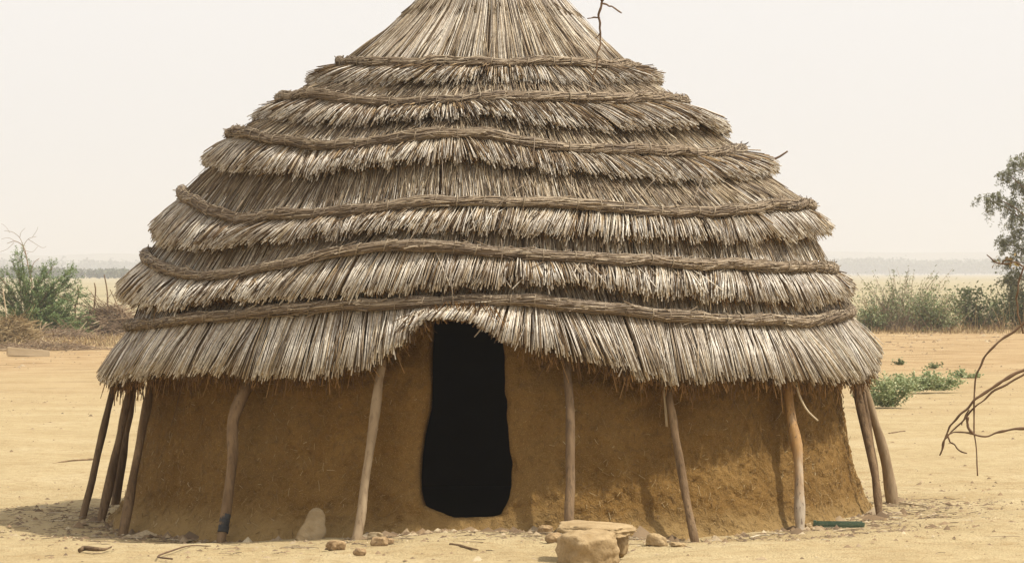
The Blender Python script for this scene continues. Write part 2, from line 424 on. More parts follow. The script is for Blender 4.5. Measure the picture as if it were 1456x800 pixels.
ROPE = [
 Ring([(475,88),(560,88),(700,88),(800,87),(860,90),(915,97)], 220, 695),
 Ring([(390,140),(450,133),(520,142),(570,147),(650,141),(720,136),(800,138),(870,142),(950,137),(985,145)], 298, 687),
 Ring([(318,190),(350,188),(400,200),(470,207),(520,203),(570,195),(640,188),(700,190),(740,200),(800,210),(900,213),(1000,217),(1065,212)], 374, 691),
 Ring([(250,272),(275,283),(310,300),(350,310),(400,307),(450,303),(520,297),(600,289),(700,285),(800,290),(900,297),(1000,303),(1050,297),(1100,290),(1163,290)], 457, 706),
 Ring([(197,360),(220,373),(260,387),(310,392),(370,385),(430,373),(500,357),(560,348),(650,350),(720,359),(800,366),(900,370),(1000,375),(1100,378),(1195,381)], 499, 696),
 Ring([(172,463),(200,462),(260,455),(330,448),(420,442),(520,434),(620,430),(700,427),(760,428),(850,438),(950,448),(1050,453),(1130,457),(1190,450),(1220,440)], 524, 696)]
FRINGE = [
 Ring([(432,120),(500,125),(600,122),(700,120),(850,130),(900,120),(945,118)], 257, 690),
 Ring([(355,172),(400,172),(450,178),(520,180),(600,175),(700,170),(760,180),(850,187),(920,185),(980,180),(1042,195)], 343, 699),
 Ring([(285,235),(320,242),(370,245),(410,254),(470,250),(550,240),(640,232),(720,237),(780,247),(850,250),(940,260),(1020,260),(1080,252),(1112,245)], 413, 698),
 Ring([(210,332),(240,355),(300,358),(350,350),(420,345),(500,337),(600,332),(700,332),(760,337),(850,340),(950,344),(1050,347),(1120,345),(1188,330)], 488, 699),
 Ring([(162,413),(200,437),(260,440),(330,432),(400,427),(470,427),(540,427),(600,417),(680,413),(740,405),(800,411),(860,415),(950,424),(1050,434),(1120,437),(1200,430),(1217,415)], 527, 690),
 Ring([(140,538),(180,543),(260,537),(330,531),(400,535),(450,540),(500,531),(540,517),(570,499),(590,486),(600,474),(610,466),(624,459),(650,455),(690,457),(706,463),(716,472),(727,482),(742,492),(760,500),(800,512),(850,522),(900,538),(950,547),(1000,545),(1060,538),(1100,540),(1150,545),(1200,541),(1240,533),(1258,505)], 560, 698)]
APEX_R, APEX_Z = 0.05, 4.03

def ringpt(R, th, z, cx=0.0):
    return np.stack([cx + R * np.sin(th), -R * np.cos(th), z], -1)

def thetas(n):
    """angles round the hut: dense on the camera side, sparser behind"""
    a = RNG.uniform(-2.0, 2.0, n); b = RNG.uniform(2.0, 2 * PI - 2.0, n // 5)
    return np.concatenate([a, b])

def stalk_lines(k, n, u, kind):
    """centre lines (n,4,3) of the stalks of tier k; u 0..1 is the depth in the layer"""
    th = thetas(n); N = len(th); u = np.resize(u, N) if np.ndim(u) else np.full(N, u)
    # the bundles do not lie evenly: draw the stalks together into handfuls with gaps between
    th = th + 0.010 * np.sin(th * (70 + 6 * k) + 3 * vnoise(th * 9, th * 0 + k, 77)) * RNG.random(N)
    rp, fr = ROPE[k], FRINGE[k]
    clump = vnoise(th * 26, np.full(N, k * 5.0), 4); clump2 = vnoise(th * 75, np.full(N, k * 9.0), 5)
    R1 = rp.R - 0.085 - 0.075 * u; z1 = rp.Z(th) - 0.006
    if k == 0:
        R0 = APEX_R + 0.10 * (1 - u); z0 = APEX_Z + 0.08 - 0.10 * u; c0 = 0.0
        Rm, zm = 0.60 - 0.05 * u, 3.57 - 0.03 * u
    else:
        p = ROPE[k - 1]
        R0 = p.R - 0.155 - 0.06 * u; z0 = p.Z(th) - 0.01; c0 = p.cx
    R2 = fr.R - 0.012 - 0.11 * u + 0.018 * clump2 * (1 - u)
    last = k == 5
    z2 = fr.Z(th) + 0.024 * clump + 0.016 * clump2 + RNG.normal(0, 0.016, N) + np.where(RNG.random(N) < .12, RNG.uniform(-.035, .06, N), 0) + (0.012 if last else 0.022) + u * (0.0 if last else 0.06)
    at_door = last * np.clip(1.25 - np.abs((th + .07) / .17) ** 8, 0, 1)       # trimmed straight over the doorway
    z2 = z2 * (1 - at_door) + (fr.Z(th) + .012 + RNG.normal(0, .006, N)) * at_door
    dth = RNG.normal(0, 0.0075, N) + np.where(RNG.random(N) < .07, RNG.normal(0, .035, N), 0) + 0.05 * vnoise(th * 4, np.full(N, k * 3.0 + 1), 8) + 0.018 * vnoise(th * 17, np.full(N, k * 3.0 + 1), 18)
    ths = th + dth * 0.9
    sw = RNG.normal(0, 0.008, N)
    A = ringpt(R0, th - dth, z0, c0); B = ringpt(R1 + sw, th, z1, rp.cx); C = ringpt(R2 + RNG.normal(0, 0.010, N), ths, z2, fr.cx)
    E = B + (C - B) * 0.55 + ringpt(np.full(N, 0.009), th, np.full(N, 0.006))
    if k == 0:
        Q = ringpt(Rm + RNG.normal(0, .010, N), th - dth * .3, zm + RNG.normal(0, .006, N), 0.0)
        return np.stack([A, Q, B, E, C], 1), th
    return np.stack([A, B, E, C], 1), th

def radial(th): return np.stack([np.sin(th), -np.cos(th), np.full(len(th), 0.4)], -1)

for k in range(6):
    R = FRINGE[k].R
    n = int(R * 4.0 / 0.0125 * (6.6 if k else 5.5))
    P, th = stalk_lines(k, n, 0.22 + 0.78 * RNG.random(n + n // 5), 0)
    taper = np.array([[0.85, 0.9, 1.0, 1.0]]) if k else np.array([[0.6, 0.9, 0.9, 1.0, 1.0]])
    r = RNG.uniform(0.0028, 0.0056, len(th)) * (1.0 if k >= 4 else 0.85)
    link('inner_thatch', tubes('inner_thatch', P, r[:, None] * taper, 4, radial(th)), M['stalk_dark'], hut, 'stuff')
    # bleached stalks on top, lying apart so that the dark thatch shows between them
    n = int(R * 4.0 / 0.0125 * (3.7 if k else 3.4))
    P, th = stalk_lines(k, n, 0.12 * RNG.random(n + n // 5), 0)
    r = RNG.uniform(0.0021, 0.0045, len(th)) * (1.0 if k >= 4 else 0.85)
    link('thatch_tier', tubes('thatch_tier', P, r[:, None] * taper, 5, radial(th)), M['stalk'], hut, 'stuff')
    # the finer straw lying above the rope, out from under the tier before
    n2 = int(R * 4.0 / 0.0125 * (1.2, 2.2, 2.2, 2.6, 1.1, 0.9)[k])
    P, th = stalk_lines(k, n2, RNG.random(n2 + n2 // 5) * 0.3, 0)
    N = len(th)
    A, B = (P[:, 0], P[:, 1]) if k else (P[:, 1], P[:, 2])
    if k == 0:
        t0 = RNG.uniform(0, 0.75, N)[:, None]
        T = ringpt(np.full(N, 0.08), th, np.full(N, 4.0))
        q = RNG.random(N)[:, None] < 0.55
        a = np.where(q, T + (A - T) * t0, A + (B - A) * t0 * .8); b = np.where(q, A + (B - A) * 0.15 * RNG.random(N)[:, None], B)
    else:
        t0 = RNG.uniform(0.1, 0.55, N)[:, None]
        a = A + (B - A) * t0; b = A + (B - A) * np.minimum(1.08, t0 + RNG.uniform(0.35, 0.7, N)[:, None])
    lift = ringpt(np.abs(RNG.normal(0, 0.014, N)), th, np.abs(RNG.normal(0, 0.012, N)))
    side = ringpt(np.ones(N), th + PI / 2, np.zeros(N)) * RNG.normal(0, 0.035, N)[:, None]
    b = b + lift + side; mid = (a + b) / 2 + lift * 0.4
    r = RNG.uniform(0.0022, 0.0046, N)
    if k == 0: r = r * 1.25
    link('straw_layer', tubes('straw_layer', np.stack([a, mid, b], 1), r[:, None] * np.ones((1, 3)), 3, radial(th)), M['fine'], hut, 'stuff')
    # sheltered straw under the fringe, coloured darker to deepen the shade below each tier
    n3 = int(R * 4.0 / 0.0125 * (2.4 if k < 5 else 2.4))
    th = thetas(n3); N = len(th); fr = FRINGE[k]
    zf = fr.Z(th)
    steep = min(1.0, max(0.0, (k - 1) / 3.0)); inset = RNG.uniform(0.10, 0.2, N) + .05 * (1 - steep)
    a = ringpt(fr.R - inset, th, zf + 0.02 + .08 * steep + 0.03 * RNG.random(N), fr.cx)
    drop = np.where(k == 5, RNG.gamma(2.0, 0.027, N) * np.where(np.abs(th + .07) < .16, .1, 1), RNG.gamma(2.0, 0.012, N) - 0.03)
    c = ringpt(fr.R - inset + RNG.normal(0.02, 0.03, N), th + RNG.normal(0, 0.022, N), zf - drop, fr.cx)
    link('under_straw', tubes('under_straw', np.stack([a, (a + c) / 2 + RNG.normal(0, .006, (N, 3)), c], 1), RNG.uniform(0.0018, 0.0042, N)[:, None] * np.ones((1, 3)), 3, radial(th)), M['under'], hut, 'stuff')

# spire where the stalks gather at the top, bound with straw
nsp = 420
th = RNG.uniform(-PI, PI, nsp)
P = np.stack([ringpt(np.full(nsp, 0.16), th, np.full(nsp, 3.93)), ringpt(np.full(nsp, 0.065) * RNG.uniform(.5, 1, nsp), th, np.full(nsp, 4.1)), ringpt(RNG.uniform(0.03, .12, nsp), th, RNG.uniform(4.22, 4.42, nsp))], 1)
link('spire_bundle', tubes('spire_bundle', P, RNG.uniform(.005, .008, nsp)[:, None] * np.ones((1, 3)), 4, radial(th)), M['stalk'], hut, 'stuff')

# closed inner shell of the roof, coloured dark for shade seen through gaps
tg = np.linspace(-PI, PI, 181)[:-1]
rows = [ringpt(np.full(180, 0.02), tg, np.full(180, 4.08)), ringpt(np.full(180, 0.50), tg, np.full(180, 3.55))]
for k in range(6):
    if k: rows.append(ringpt(np.full(180, ROPE[k].R - 0.20), tg, ROPE[k].Z(tg) + 0.06, ROPE[k].cx))
    rows.append(ringpt(np.full(180, ROPE[k].R - 0.165), tg, ROPE[k].Z(tg) - 0.01, ROPE[k].cx))
rows.append(ringpt(np.full(180, FRINGE[5].R - 0.165), tg, FRINGE[5].Z(tg) + 0.035, FRINGE[5].cx))
rows.append(ringpt(np.full(180, FRINGE[5].R - 0.23), tg, FRINGE[5].Z(tg) + 0.05, FRINGE[5].cx))
for k in range(5, -1, -1):
    rows.append(ringpt(np.full(180, ROPE[k].R - 0.26), tg, ROPE[k].Z(tg) - 0.03, ROPE[k].cx))
rows.append(ringpt(np.full(180, 0.02), tg, np.full(180, 3.95)))
V = np.concatenate(rows); nr = len(rows)
kk = np.arange(nr - 1)[:, None] * 180; s = np.arange(180)[None, :]
q = np.stack([kk + s, kk + (s + 1) % 180, kk + 180 + (s + 1) % 180, kk + 180 + s], -1).reshape(-1, 4)
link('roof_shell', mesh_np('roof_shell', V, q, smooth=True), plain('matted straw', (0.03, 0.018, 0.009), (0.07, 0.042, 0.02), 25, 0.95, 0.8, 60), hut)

# the six straw ropes lying round the roof, each with its ties
def rope(k):
    rp = ROPE[k]; RC = 0.034 if k else 0.030
    tg = np.linspace(-PI, PI, 401)[:-1]; n = 400
    Rc = rp.R - RC - 0.008
    def centre(t):
        return ringpt(Rc + 0.010 * vnoise(t * 7, t * 0 + k * 2.2, 31), t, rp.Z(t) + 0.012 * vnoise(t * 11, t * 0 + k, 33), rp.cx)
    c = centre(tg); out = ringpt(np.ones(n), tg, np.zeros(n)); up = np.tile([0, 0, 1.0], (n, 1))
    fat = RC * 0.84 * (1 + 0.22 * vnoise(tg * 16, tg * 0, 40 + k))
    sd = 10; an = np.linspace(0, 2 * PI, sd, endpoint=False)
    V = c[:, None] + fat[:, None, None] * (np.cos(an)[None, :, None] * out[:, None] + np.sin(an)[None, :, None] * up[:, None])
    i = np.arange(n)[:, None] * sd; s = np.arange(sd)[None]
    q = np.stack([i + s, i + (s + 1) % sd, ((i + sd) % (n * sd)) + (s + 1) % sd, ((i + sd) % (n * sd)) + s], -1).reshape(-1, 4)
    o = link('straw_rope', mesh_np('straw_rope', V.reshape(-1, 3), q, None, {'rnd': np.repeat(RNG.random(n) * .4, sd), 'rnd2': np.zeros(n * sd), 'along': np.zeros(n * sd)}, True), M['rope'], hut)
    # strands
    ns = int(rp.R * 620)
    th = thetas(ns); ns = len(th)
    ln = RNG.uniform(0.22, 0.62, ns) / rp.R
    ph = RNG.uniform(0, 2 * PI, ns); tw = RNG.normal(0.6, 0.7, ns)
    K = 6; pts = []
    wild = (RNG.random(ns) < 0.13)
    for j in range(K):
        f = j / (K - 1); t = th + ln * f
        cc = centre(t); ff = RC * (0.92 + 0.14 * RNG.random(ns)) * (1 + 0.22 * vnoise(t * 16, t * 0, 40 + k))
        if j in (0, K - 1): ff = ff * (1 + RNG.random(ns) * 0.16 + wild * RNG.random(ns) * 0.8)
        a = ph + tw * f
        o_ = ringpt(np.ones(ns), t, np.zeros(ns))
        pts.append(cc + (ff * np.cos(a))[:, None] * o_ + (ff * np.sin(a))[:, None] * np.array([0, 0, 1.0]))
    P = np.stack(pts, 1)
    link('rope_strands', tubes('rope_strands', P, RNG.uniform(0.0022, 0.0046, ns)[:, None] * np.ones((1, K)), 3, radial(th)), M['rope'], o, 'stuff')
    # ties: little loops of straw
    nt_ = int(2 * PI * rp.R / 0.155)
    me = None
    for j in range(nt_):
        t = -PI + (j + random.uniform(-.25, .25)) * 2 * PI / nt_
        if abs(t) > 2.0: continue
        if me is None:
            a = np.linspace(0, 2 * PI, 15)[:-1]
            ring = np.stack([np.cos(a) * RC * 1.12, 0 * a + 0.006 * np.sin(a), np.sin(a) * RC * 1.14], -1)
            sq = np.array([[0.0035, 0], [0, 0.004], [-0.0035, 0], [0, -0.004]])
            V = np.stack([ring[i] + np.array([np.cos(a[i]) * s_[0], s_[1], np.sin(a[i]) * s_[0]]) for i in range(14) for s_ in sq])
            i = np.arange(14)[:, None] * 4; s4 = np.arange(4)[None]
            qq = np.stack([i + s4, i + (s4 + 1) % 4, ((i + 4) % 56) + (s4 + 1) % 4, ((i + 4) % 56) + s4], -1).reshape(-1, 4)
            me = mesh_np('tie', V, qq, None, {'rnd': np.full(56, .5), 'rnd2': np.zeros(56), 'along': np.zeros(56)}, True)
        b = link('tie', me, M['tie'], o)
        p = centre(np.array([t]))[0]
        b.location = p; b.rotation_euler = (random.uniform(-.15, .15), 0, t - PI / 2 + random.uniform(-.25, .25))
        b.scale = (1, random.uniform(.6, 1.4), random.uniform(.95, 1.08))
for k in range(6): rope(k)

# single loose straws that stick out of the thatch
loose = [(713,340,713,376),(628,215,629,272),(540,270,530,300),(745,262,700,300),(590,330,577,352),(905,285,934,252),(985,288,1003,240),(938,305,940,345),
         (345,285,330,312),(862,330,855,352),(760,190,757,236),(812,250,811,280),(640,395,645,440),(480,300,500,285),(1140,400,1152,440),(1010,465,1004,490)]
def roof_R(z):
    zs, rs = [4.03], [0.05]
    for k in range(6):
        zs += [ROPE[k].Z(0.0), FRINGE[k].Z(0.6)]; rs += [ROPE[k].R, FRINGE[k].R]
    return np.interp(z, np.array(zs, float)[::-1], np.array(rs, float)[::-1])
for a in loose:
    pp = []
    for px, py in (a[:2], a[2:]):
        Y = D - 2.2
        for _ in range(4):
            p = at_px(px, py, Y); r_ = roof_R(p.z); dx = p.x - HX
            Y = D - math.sqrt(max(r_ * r_ - dx * dx, 0.01)) - 0.02
        p = at_px(px, py, Y); pp.append(np.array([p.x - HX, p.y - HY, p.z]))
    mid = (pp[0] + pp[1]) / 2 + np.array([0.004, -0.03, 0.01])
    limb('loose_straw', [pp[0], mid, pp[1]], 0.0036, 0.0024, M['tie'], hut, 8, 5)
# a stick poking out of the right slope
p = [at_px(px, py, D) for px, py in ((1092, 228), (1106, 224), (1120, 215))]
limb('loose_stick', [np.array([v.x - HX, v.y - HY, v.z]) for v in p], 0.010, 0.006, M['twig'], hut, 8, 6)

# ---- the mud wall with its doorway
def wall_R(z, t=None):
    f = np.clip((0.95 - z) / 0.95, 0, 1.15)
    return 2.47 + 0.195 * f ** 1.7 - 0.25 * np.clip(z - 0.95, 0, 1)
WX = 0.035
door_L = [(455,612),(475,612),(500,610),(540,610),(580,609),(600,604),(620,599),(650,595),(680,593),(700,594),(712,597),(722,601),(729,606),(740,610),(775,612)]
door_R = [(455,715),(478,715),(490,716),(520,718),(560,720),(600,721),(630,725),(660,729),(690,729),(705,725),(718,721),(727,716),(740,711),(775,709)]
def door_theta(tab, z):
    t = []
    for zz in np.atleast_1d(z):
        R = wall_R(zz); Y = D - R
        py = HZ + (EYE - zz) * F / Y
        px = np.interp(py, [a for a, _ in tab], [b for _, b in tab])
        x = (px - 728) / F * Y - HX - WX
        t.append(math.asin(x / R))
    return np.array(t)
zrow = np.concatenate([np.arange(-0.22, 0.02, 0.03), np.arange(0.02, 1.42, 0.0165)])
tL = door_theta(door_L, zrow); tR = door_theta(door_R, zrow)
no, ni = 820, 150
def wall_skin(t, z):
    """outer radius of the plastered wall with its hand-laid lumps and the splayed foot"""
    R = wall_R(z) + 0.020 * fbm(t * 4.2, z * 2.4, 51, 3) + 0.013 * fbm(t * 34, z * 14.0, 57, 3) + 0.009 * vnoise(t * 110, z * 46.0, 61)
    foot = 0.10 + 0.05 * vnoise(t * 9, t * 0, 63)
    return R + 0.10 * np.clip((foot - z) / 0.2, 0, 1) ** 1.8
verts = []
s0 = np.linspace(0, 1, no)
s0 = np.where(s0 < .36, s0 / .36 * .30, np.where(s0 < .64, .30 + (s0 - .36) / .28 * .40, .70 + (s0 - .64) / .36 * .30))
tLr, tRr = float(np.median(tL)), float(np.median(tR))
tb_ = tRr + s0 * (2 * PI + tLr - tRr)
for j, z in enumerate(zrow):
    # from the right jamb round the back to the left jamb; only the strip beside the door follows its outline
    t = tb_ + (tR[j] - tRr) * np.clip(1 - (tb_ - tRr) / .25, 0, 1) + (tL[j] - tLr) * np.clip(1 - (2 * PI + tLr - tb_) / .25, 0, 1)
    edge = np.minimum(t - tR[j], (2 * PI + tL[j]) - t)              # rounded jamb corners
    R = wall_skin(t, np.full(no, z))
    R = R - 0.040 * np.clip(1 - edge / 0.020, 0, 1) ** 2 + 0.014 * np.exp(-((edge - 0.05) / 0.05) ** 2)
    wob = 0.004 * vnoise(np.full(no, z * 13), np.where(t < PI, 0.0, 9.0), 67) * np.clip(1 - edge / .05, 0, 1)
    t = t + wob
    verts.append(np.stack([WX + R * np.sin(t), -R * np.cos(t), np.full(no, z)], -1))
    t2 = np.linspace(2 * PI + tL[j] - 0.004, tR[j] + 0.004, ni)
    Ri = wall_R(z) - 0.17
    verts.append(np.stack([WX + Ri * np.sin(t2), -Ri * np.cos(t2), np.full(ni, z)], -1))
V = np.concatenate(verts); nl = no + ni; nrw = len(zrow)
i = np.arange(nrw - 1)[:, None] * nl; s = np.arange(nl)[None]
q = np.stack([i + s, i + (s + 1) % nl, i + nl + (s + 1) % nl, i + nl + s], -1).reshape(-1, 4)
me = mesh_np('mud_wall', V, q, smooth=True)
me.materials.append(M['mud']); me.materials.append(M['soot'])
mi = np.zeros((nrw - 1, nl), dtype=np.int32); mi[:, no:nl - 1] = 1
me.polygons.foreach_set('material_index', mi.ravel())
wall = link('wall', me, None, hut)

# mud sill between the jambs, worn down in the middle
ts = np.linspace(-0.215, 0.085, 61); prof = []
zt = np.interp(ts, [-.215, -.19, -.165, -.12, -.07, -.02, .02, .045, .085], [.21, .195, .165, .118, .105, .108, .128, .175, .2]) + .006 * vnoise(ts * 40, ts * 0, 81)
for q_ in range(12):
    if q_ < 7:
        f = q_ / 6.0; zz = -0.22 + (zt + .22) * (1 - (1 - f) ** 1.6) - .012 * (f == 1)
        R_ = wall_skin(ts % (2 * PI), zz) + .004 - .030 * f ** 6 
    else:
        f = (q_ - 6) / 5.0; zz = zt - .05 * f ** 2; R_ = wall_skin(ts % (2 * PI), zt) - .03 - .15 * f
    prof.append(np.stack([WX + R_ * np.sin(ts), -R_ * np.cos(ts), zz], -1))
V = np.concatenate(prof); i = np.arange(11)[:, None] * 61; s_ = np.arange(60)[None]
qs = np.stack([i + s_, i + s_ + 1, i + 61 + s_ + 1, i + 61 + s_], -1).reshape(-1, 4)
link('sill', mesh_np('sill', V, qs, smooth=True), M['mud'], hut)

# trodden mud floor of the hut, sooty, and coloured near black as if unlit
tf = np.linspace(0, 2 * PI, 65)[:-1]
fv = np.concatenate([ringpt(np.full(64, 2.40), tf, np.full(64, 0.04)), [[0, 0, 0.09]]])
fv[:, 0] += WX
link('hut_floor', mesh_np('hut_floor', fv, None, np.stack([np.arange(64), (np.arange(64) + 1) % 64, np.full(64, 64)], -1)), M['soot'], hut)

# chopped straw standing out of the plaster
ns = 5200
t = RNG.uniform(-1.55, 1.55, ns); z = RNG.uniform(-0.05, 1.05, ns) ** 1.0
keep = ~((t > np.interp(z, zrow, tL) - 0.015) & (t < np.interp(z, zrow, tR) + 0.015))
t, z = t[keep], z[keep]; ns = len(t)
R = wall_skin(t % (2 * PI), z) + 0.001
a = RNG.uniform(0, PI, ns); L = RNG.gamma(3.0, 0.009, ns) + 0.012
dt = np.cos(a) * L / R / 2; dz = np.sin(a) * L / 2
lift0 = RNG.normal(0.0, 0.006, ns); lift1 = RNG.normal(0.003, 0.008, ns)
def wp(tt, zz, rr): return np.stack([WX + rr * np.sin(tt), -rr * np.cos(tt), zz], -1)
P = np.stack([wp(t - dt, z - dz, wall_R(z - dz) + (R - wall_R(z)) + lift0), wp(t + RNG.normal(0, .001, ns), z, R + np.maximum(lift0, lift1) * .6 + .002), wp(t + dt, z + dz, wall_R(z + dz) + (R - wall_R(z)) + lift1)], 1)
link('plaster_straw', tubes('plaster_straw', P, RNG.uniform(0.0011, 0.0026, ns)[:, None] * np.ones((1, 3)), 3), stalk_material('plaster straw', [(0, (0.15, 0.08, 0.02)), (0.7, (0.27, 0.165, 0.05)), (0.9, (0.38, 0.26, 0.11)), (1, (0.58, 0.46, 0.26))], 0.8, patch=(0.22, 0.125, 0.035)), wall, 'stuff')

# ---- posts that prop the eave
def post(basepx, toppx, rb, rt, m, mids=(), depth=None, base_r=2.92, top_r=2.62, rough=0.23, seed=1, sides=12, label=None, n=26):
    px, py = basepx
    if depth is None:
        s_ = max(-1, min(1, (px - 698) / (base_r * 200.0))); Yb = HY - base_r * math.sqrt(1 - s_ * s_)
        s_ = max(-1, min(1, (toppx[0] - 698) / (top_r * 200.0))); Yt = HY - top_r * math.sqrt(1 - s_ * s_)
    else: Yb, Yt = depth
    b = at_px(px, py, Yb); b.z = gzf(b.x, b.y) - 0.01
    t_ = at_px(toppx[0], toppx[1], Yt)
    low = b - (t_ - b).normalized() * 0.12
    pts = [low, b]
    for mx, my, f in mids: pts.append(at_px(mx, my, Yb + (Yt - Yb) * f))
    pts.append(t_); pts.append(t_ + (t_ - pts[-2]).normalized() * 0.14)
    off = Vector((HX, HY, 0))
    o = limb('post', [np.array(v - off) for v in pts], rb, rt, m, hut, n, sides, rough, seed)
    if label: o['label'] = label
    return o, [v - off for v in pts]

post((118, 735), (163, 545), 0.0320, 0.0267, M['bark_grey'], [(140, 640, .5)], (27.6, 27.75), seed=2)
post((143, 746), (186, 548), 0.0312, 0.0267, M['bark_grey'], [(166, 640, .5)], (27.2, 27.4), seed=3)
post((164, 718), (189, 548), 0.0338, 0.0285, M['bark_grey'], [(178, 622, .5)], (29.0, 28.9), seed=4)
post((174, 763), (214, 545), 0.0338, 0.0294, M['bark'], [(191, 672, .4), (205, 600, .75)], seed=5, base_r=2.95)
pb, pts = post((314, 775), (352, 545), 0.0276, 0.0356, M['bark'], [(325, 705, .3), (332, 650, .5), (331, 598, .72)], seed=6, base_r=2.95, label='crooked post with a dark strip wound round its foot')
# the strip wound round the foot of that post
c0 = pts[1] + (pts[2] - pts[1]) * 0.25; c1 = pts[1] + (pts[2] - pts[1]) * 0.62
for q_ in range(3):
    a = c0 + (c1 - c0) * (q_ / 3.0); b = c0 + (c1 - c0) * ((q_ + 1) / 3.0 + .03)
    limb('binding_strip', [np.array(a), np.array((a + b) / 2), np.array(b)], 0.0365 - q_ * .0008, 0.0372 - q_ * .0008, M['band'], pb, 5, 14, 0.06, q_)
post((507, 777), (541, 528), 0.0365, 0.0258, M['bark_pale'], [(512, 735, .2), (522, 660, .5), (532, 590, .75)], seed=7, base_r=2.95, label='pale smooth post left of the doorway')
post((809, 757), (806, 520), 0.0312, 0.0294, M['bark_grey'], [(811, 690, .3), (811, 610, .6)], seed=8, label='straight post right of the doorway')
pa, pts = post((989, 780), (950, 550), 0.0285, 0.0240, M['bark'], [(974, 700, .35), (964, 640, .6), (956, 590, .8)], seed=9, base_r=2.98, label='thin dark leaning post')
# split stick hanging beside it
v = [at_px(x, y, 25.45) - Vector((HX, HY, 0)) for x, y in ((944, 540), (946, 575), (948, 606))]
limb('hanging_stick', [np.array(a) for a in v], 0.011, 0.008, M['plank'], pa, 8, 6)
ps, pts = post((1138, 755), (1118, 540), 0.0365, 0.0409, M['stripped'], [(1137, 700, .25), (1134, 640, .5), (1124, 585, .78)], seed=10, rough=0.2, label='stripped post with orange wood above and grey below')
v = [at_px(x, y, 26.05) - Vector((HX, HY, 0)) for x, y in ((1131, 540), (1136, 560), (1147, 582), (1163, 598))]
limb('hanging_stick', [np.array(a) for a in v], 0.009, 0.006, M['plank'], ps, 12, 6, .15)
post((1250, 735), (1215, 540), 0.0258, 0.0312, M['bark'], [(1246, 690, .25), (1232, 620, .6)], (26.85, 27.3), seed=11)
post((1249, 722), (1224, 545), 0.0214, 0.0258, M['bark_grey'], [(1243, 660, .35), (1232, 590, .7)], (27.35, 27.6), seed=12)
post((1269, 713), (1222, 530), 0.0427, 0.0356, M['bark_pale'], [(1258, 650, .35), (1240, 585, .7)], (28.0, 28.0), seed=13, label='stout pale post at the right end of the wall')
# knot of stalks tied over the post heads on the right
n = 260
c = np.array(at_px(1221, 524, 27.35) - Vector((HX, HY, 0)))
dirs = norm(np.stack([RNG.normal(0.15, .5, n), RNG.normal(0, .5, n), RNG.normal(-.6, .5, n)], -1))
P0 = c + RNG.normal(0, .03, (n, 3)) - dirs * .05
P = np.stack([P0, P0 + dirs * .07, P0 + dirs * RNG.uniform(.08, .17, n)[:, None] + [0, 0, -.02]], 1)
link('knot_of_straw', tubes('knot_of_straw', P, RNG.uniform(.0025, .005, n)[:, None] * np.ones((1, 3)), 3), M['under'], hut, 'stuff')

# ------------------------------------------------------------------ stones and litter by the wall
def rock(name, loc, size, m, rot=(0, 0, 0), seed=0, power=4.0, rough=0.10, cuts=9, shear=None, facets=16):
    """a broken stone: rounded block with flat broken faces, chipped edges and a rough skin"""
    bm = bmesh.new(); bmesh.ops.create_cube(bm, size=2.0)
    bmesh.ops.subdivide_edges(bm, edges=bm.edges[:], cuts=cuts + 4, use_grid_fill=True)
    V = np.array([v.co[:] for v in bm.verts])
    nrm = (np.abs(V) ** power).sum(1) ** (1 / power); V = V / nrm[:, None]
    rg = np.random.default_rng(seed + 100)
    for _ in range(facets):                                   # knock flat facets off the block
        d = norm(rg.normal(0, 1, (1, 3)))[0]; lim = (V @ d).max() * rg.uniform(.80, .93)
        over = np.maximum(V @ d - lim, 0); V = V - over[:, None] * d * .92
    if shear is not None: V = shear(V)
    s_ = np.array(size) / 2; sd = seed * 17
    nn = (vnoise(V[:, 0] * 1.7 + sd, V[:, 1] * 1.7 + V[:, 2] * 1.1, seed) + 0.6 * vnoise(V[:, 2] * 3.9 + sd, V[:, 0] * 3.1 - V[:, 1] * 2.3, seed + 1)
          + 0.4 * vnoise(V[:, 0] * 8 + V[:, 2] * 5, V[:, 1] * 9 + sd, seed + 2) + 0.25 * vnoise(V[:, 0] * 17 + V[:, 2] * 11, V[:, 1] * 19 + V[:, 2] * 7 + sd, seed + 3))
    V = V * (1 + rough * nn)[:, None] * s_
    for v, c in zip(bm.verts, V): v.co = c
    me = bpy.data.meshes.new(name); bm.to_mesh(me); bm.free()
    o = link(name, me, m, None, smooth=True)
    o.location = loc; o.rotation_euler = rot
    return o

def on_ground(px, py):
    """the point of the ground that a photo pixel looks at"""
    Y = EYE * F / (py - HZ)
    for _ in range(25):
        x = (px - 728) / F * Y; Y = (EYE - gzf(x, Y)) * F / (py - HZ) * .5 + Y * .5
    return Vector(((px - 728) / F * Y, Y, gzf((px - 728) / F * Y, Y)))

def by_wall(px, r):
    s_ = (px - 698) / (r * 219.0); y = HY - r * math.sqrt(1 - s_ * s_); x = (px - 728) / F * y
    return Vector((x, y, gzf(x, y)))

def put(px, py, dz=0.0):
    p = on_ground(px, py); p.z += dz
    return p

p = put(838, 803)
o = rock('stone_block', p + Vector((0, 0.15, 0.072)), (0.31, 0.27, 0.225), M['stone'], (0.10, -0.05, 0.42), 3, 9.0, 0.085, facets=11)
tag(o, 'big squared tan stone block lying in front of the wall right of the doorway', 'stone')
o = rock('stone_slab', p + Vector((0.055, 0.50, 0.178)), (0.43, 0.40, 0.070), M['stone'], (0.05, 0.06, -0.12), 5, 6.0, 0.10)
tag(o, 'flat tan stone slab propped behind the squared stone block', 'stone')
o = rock('prop_stone', p + Vector((0.17, 0.56, 0.08)), (0.14, 0.2, 0.17), M['stone'], (0, 0, .4), 6, 3.5, 0.12)
tag(o, 'small shaded stone holding up the flat slab', 'stone')
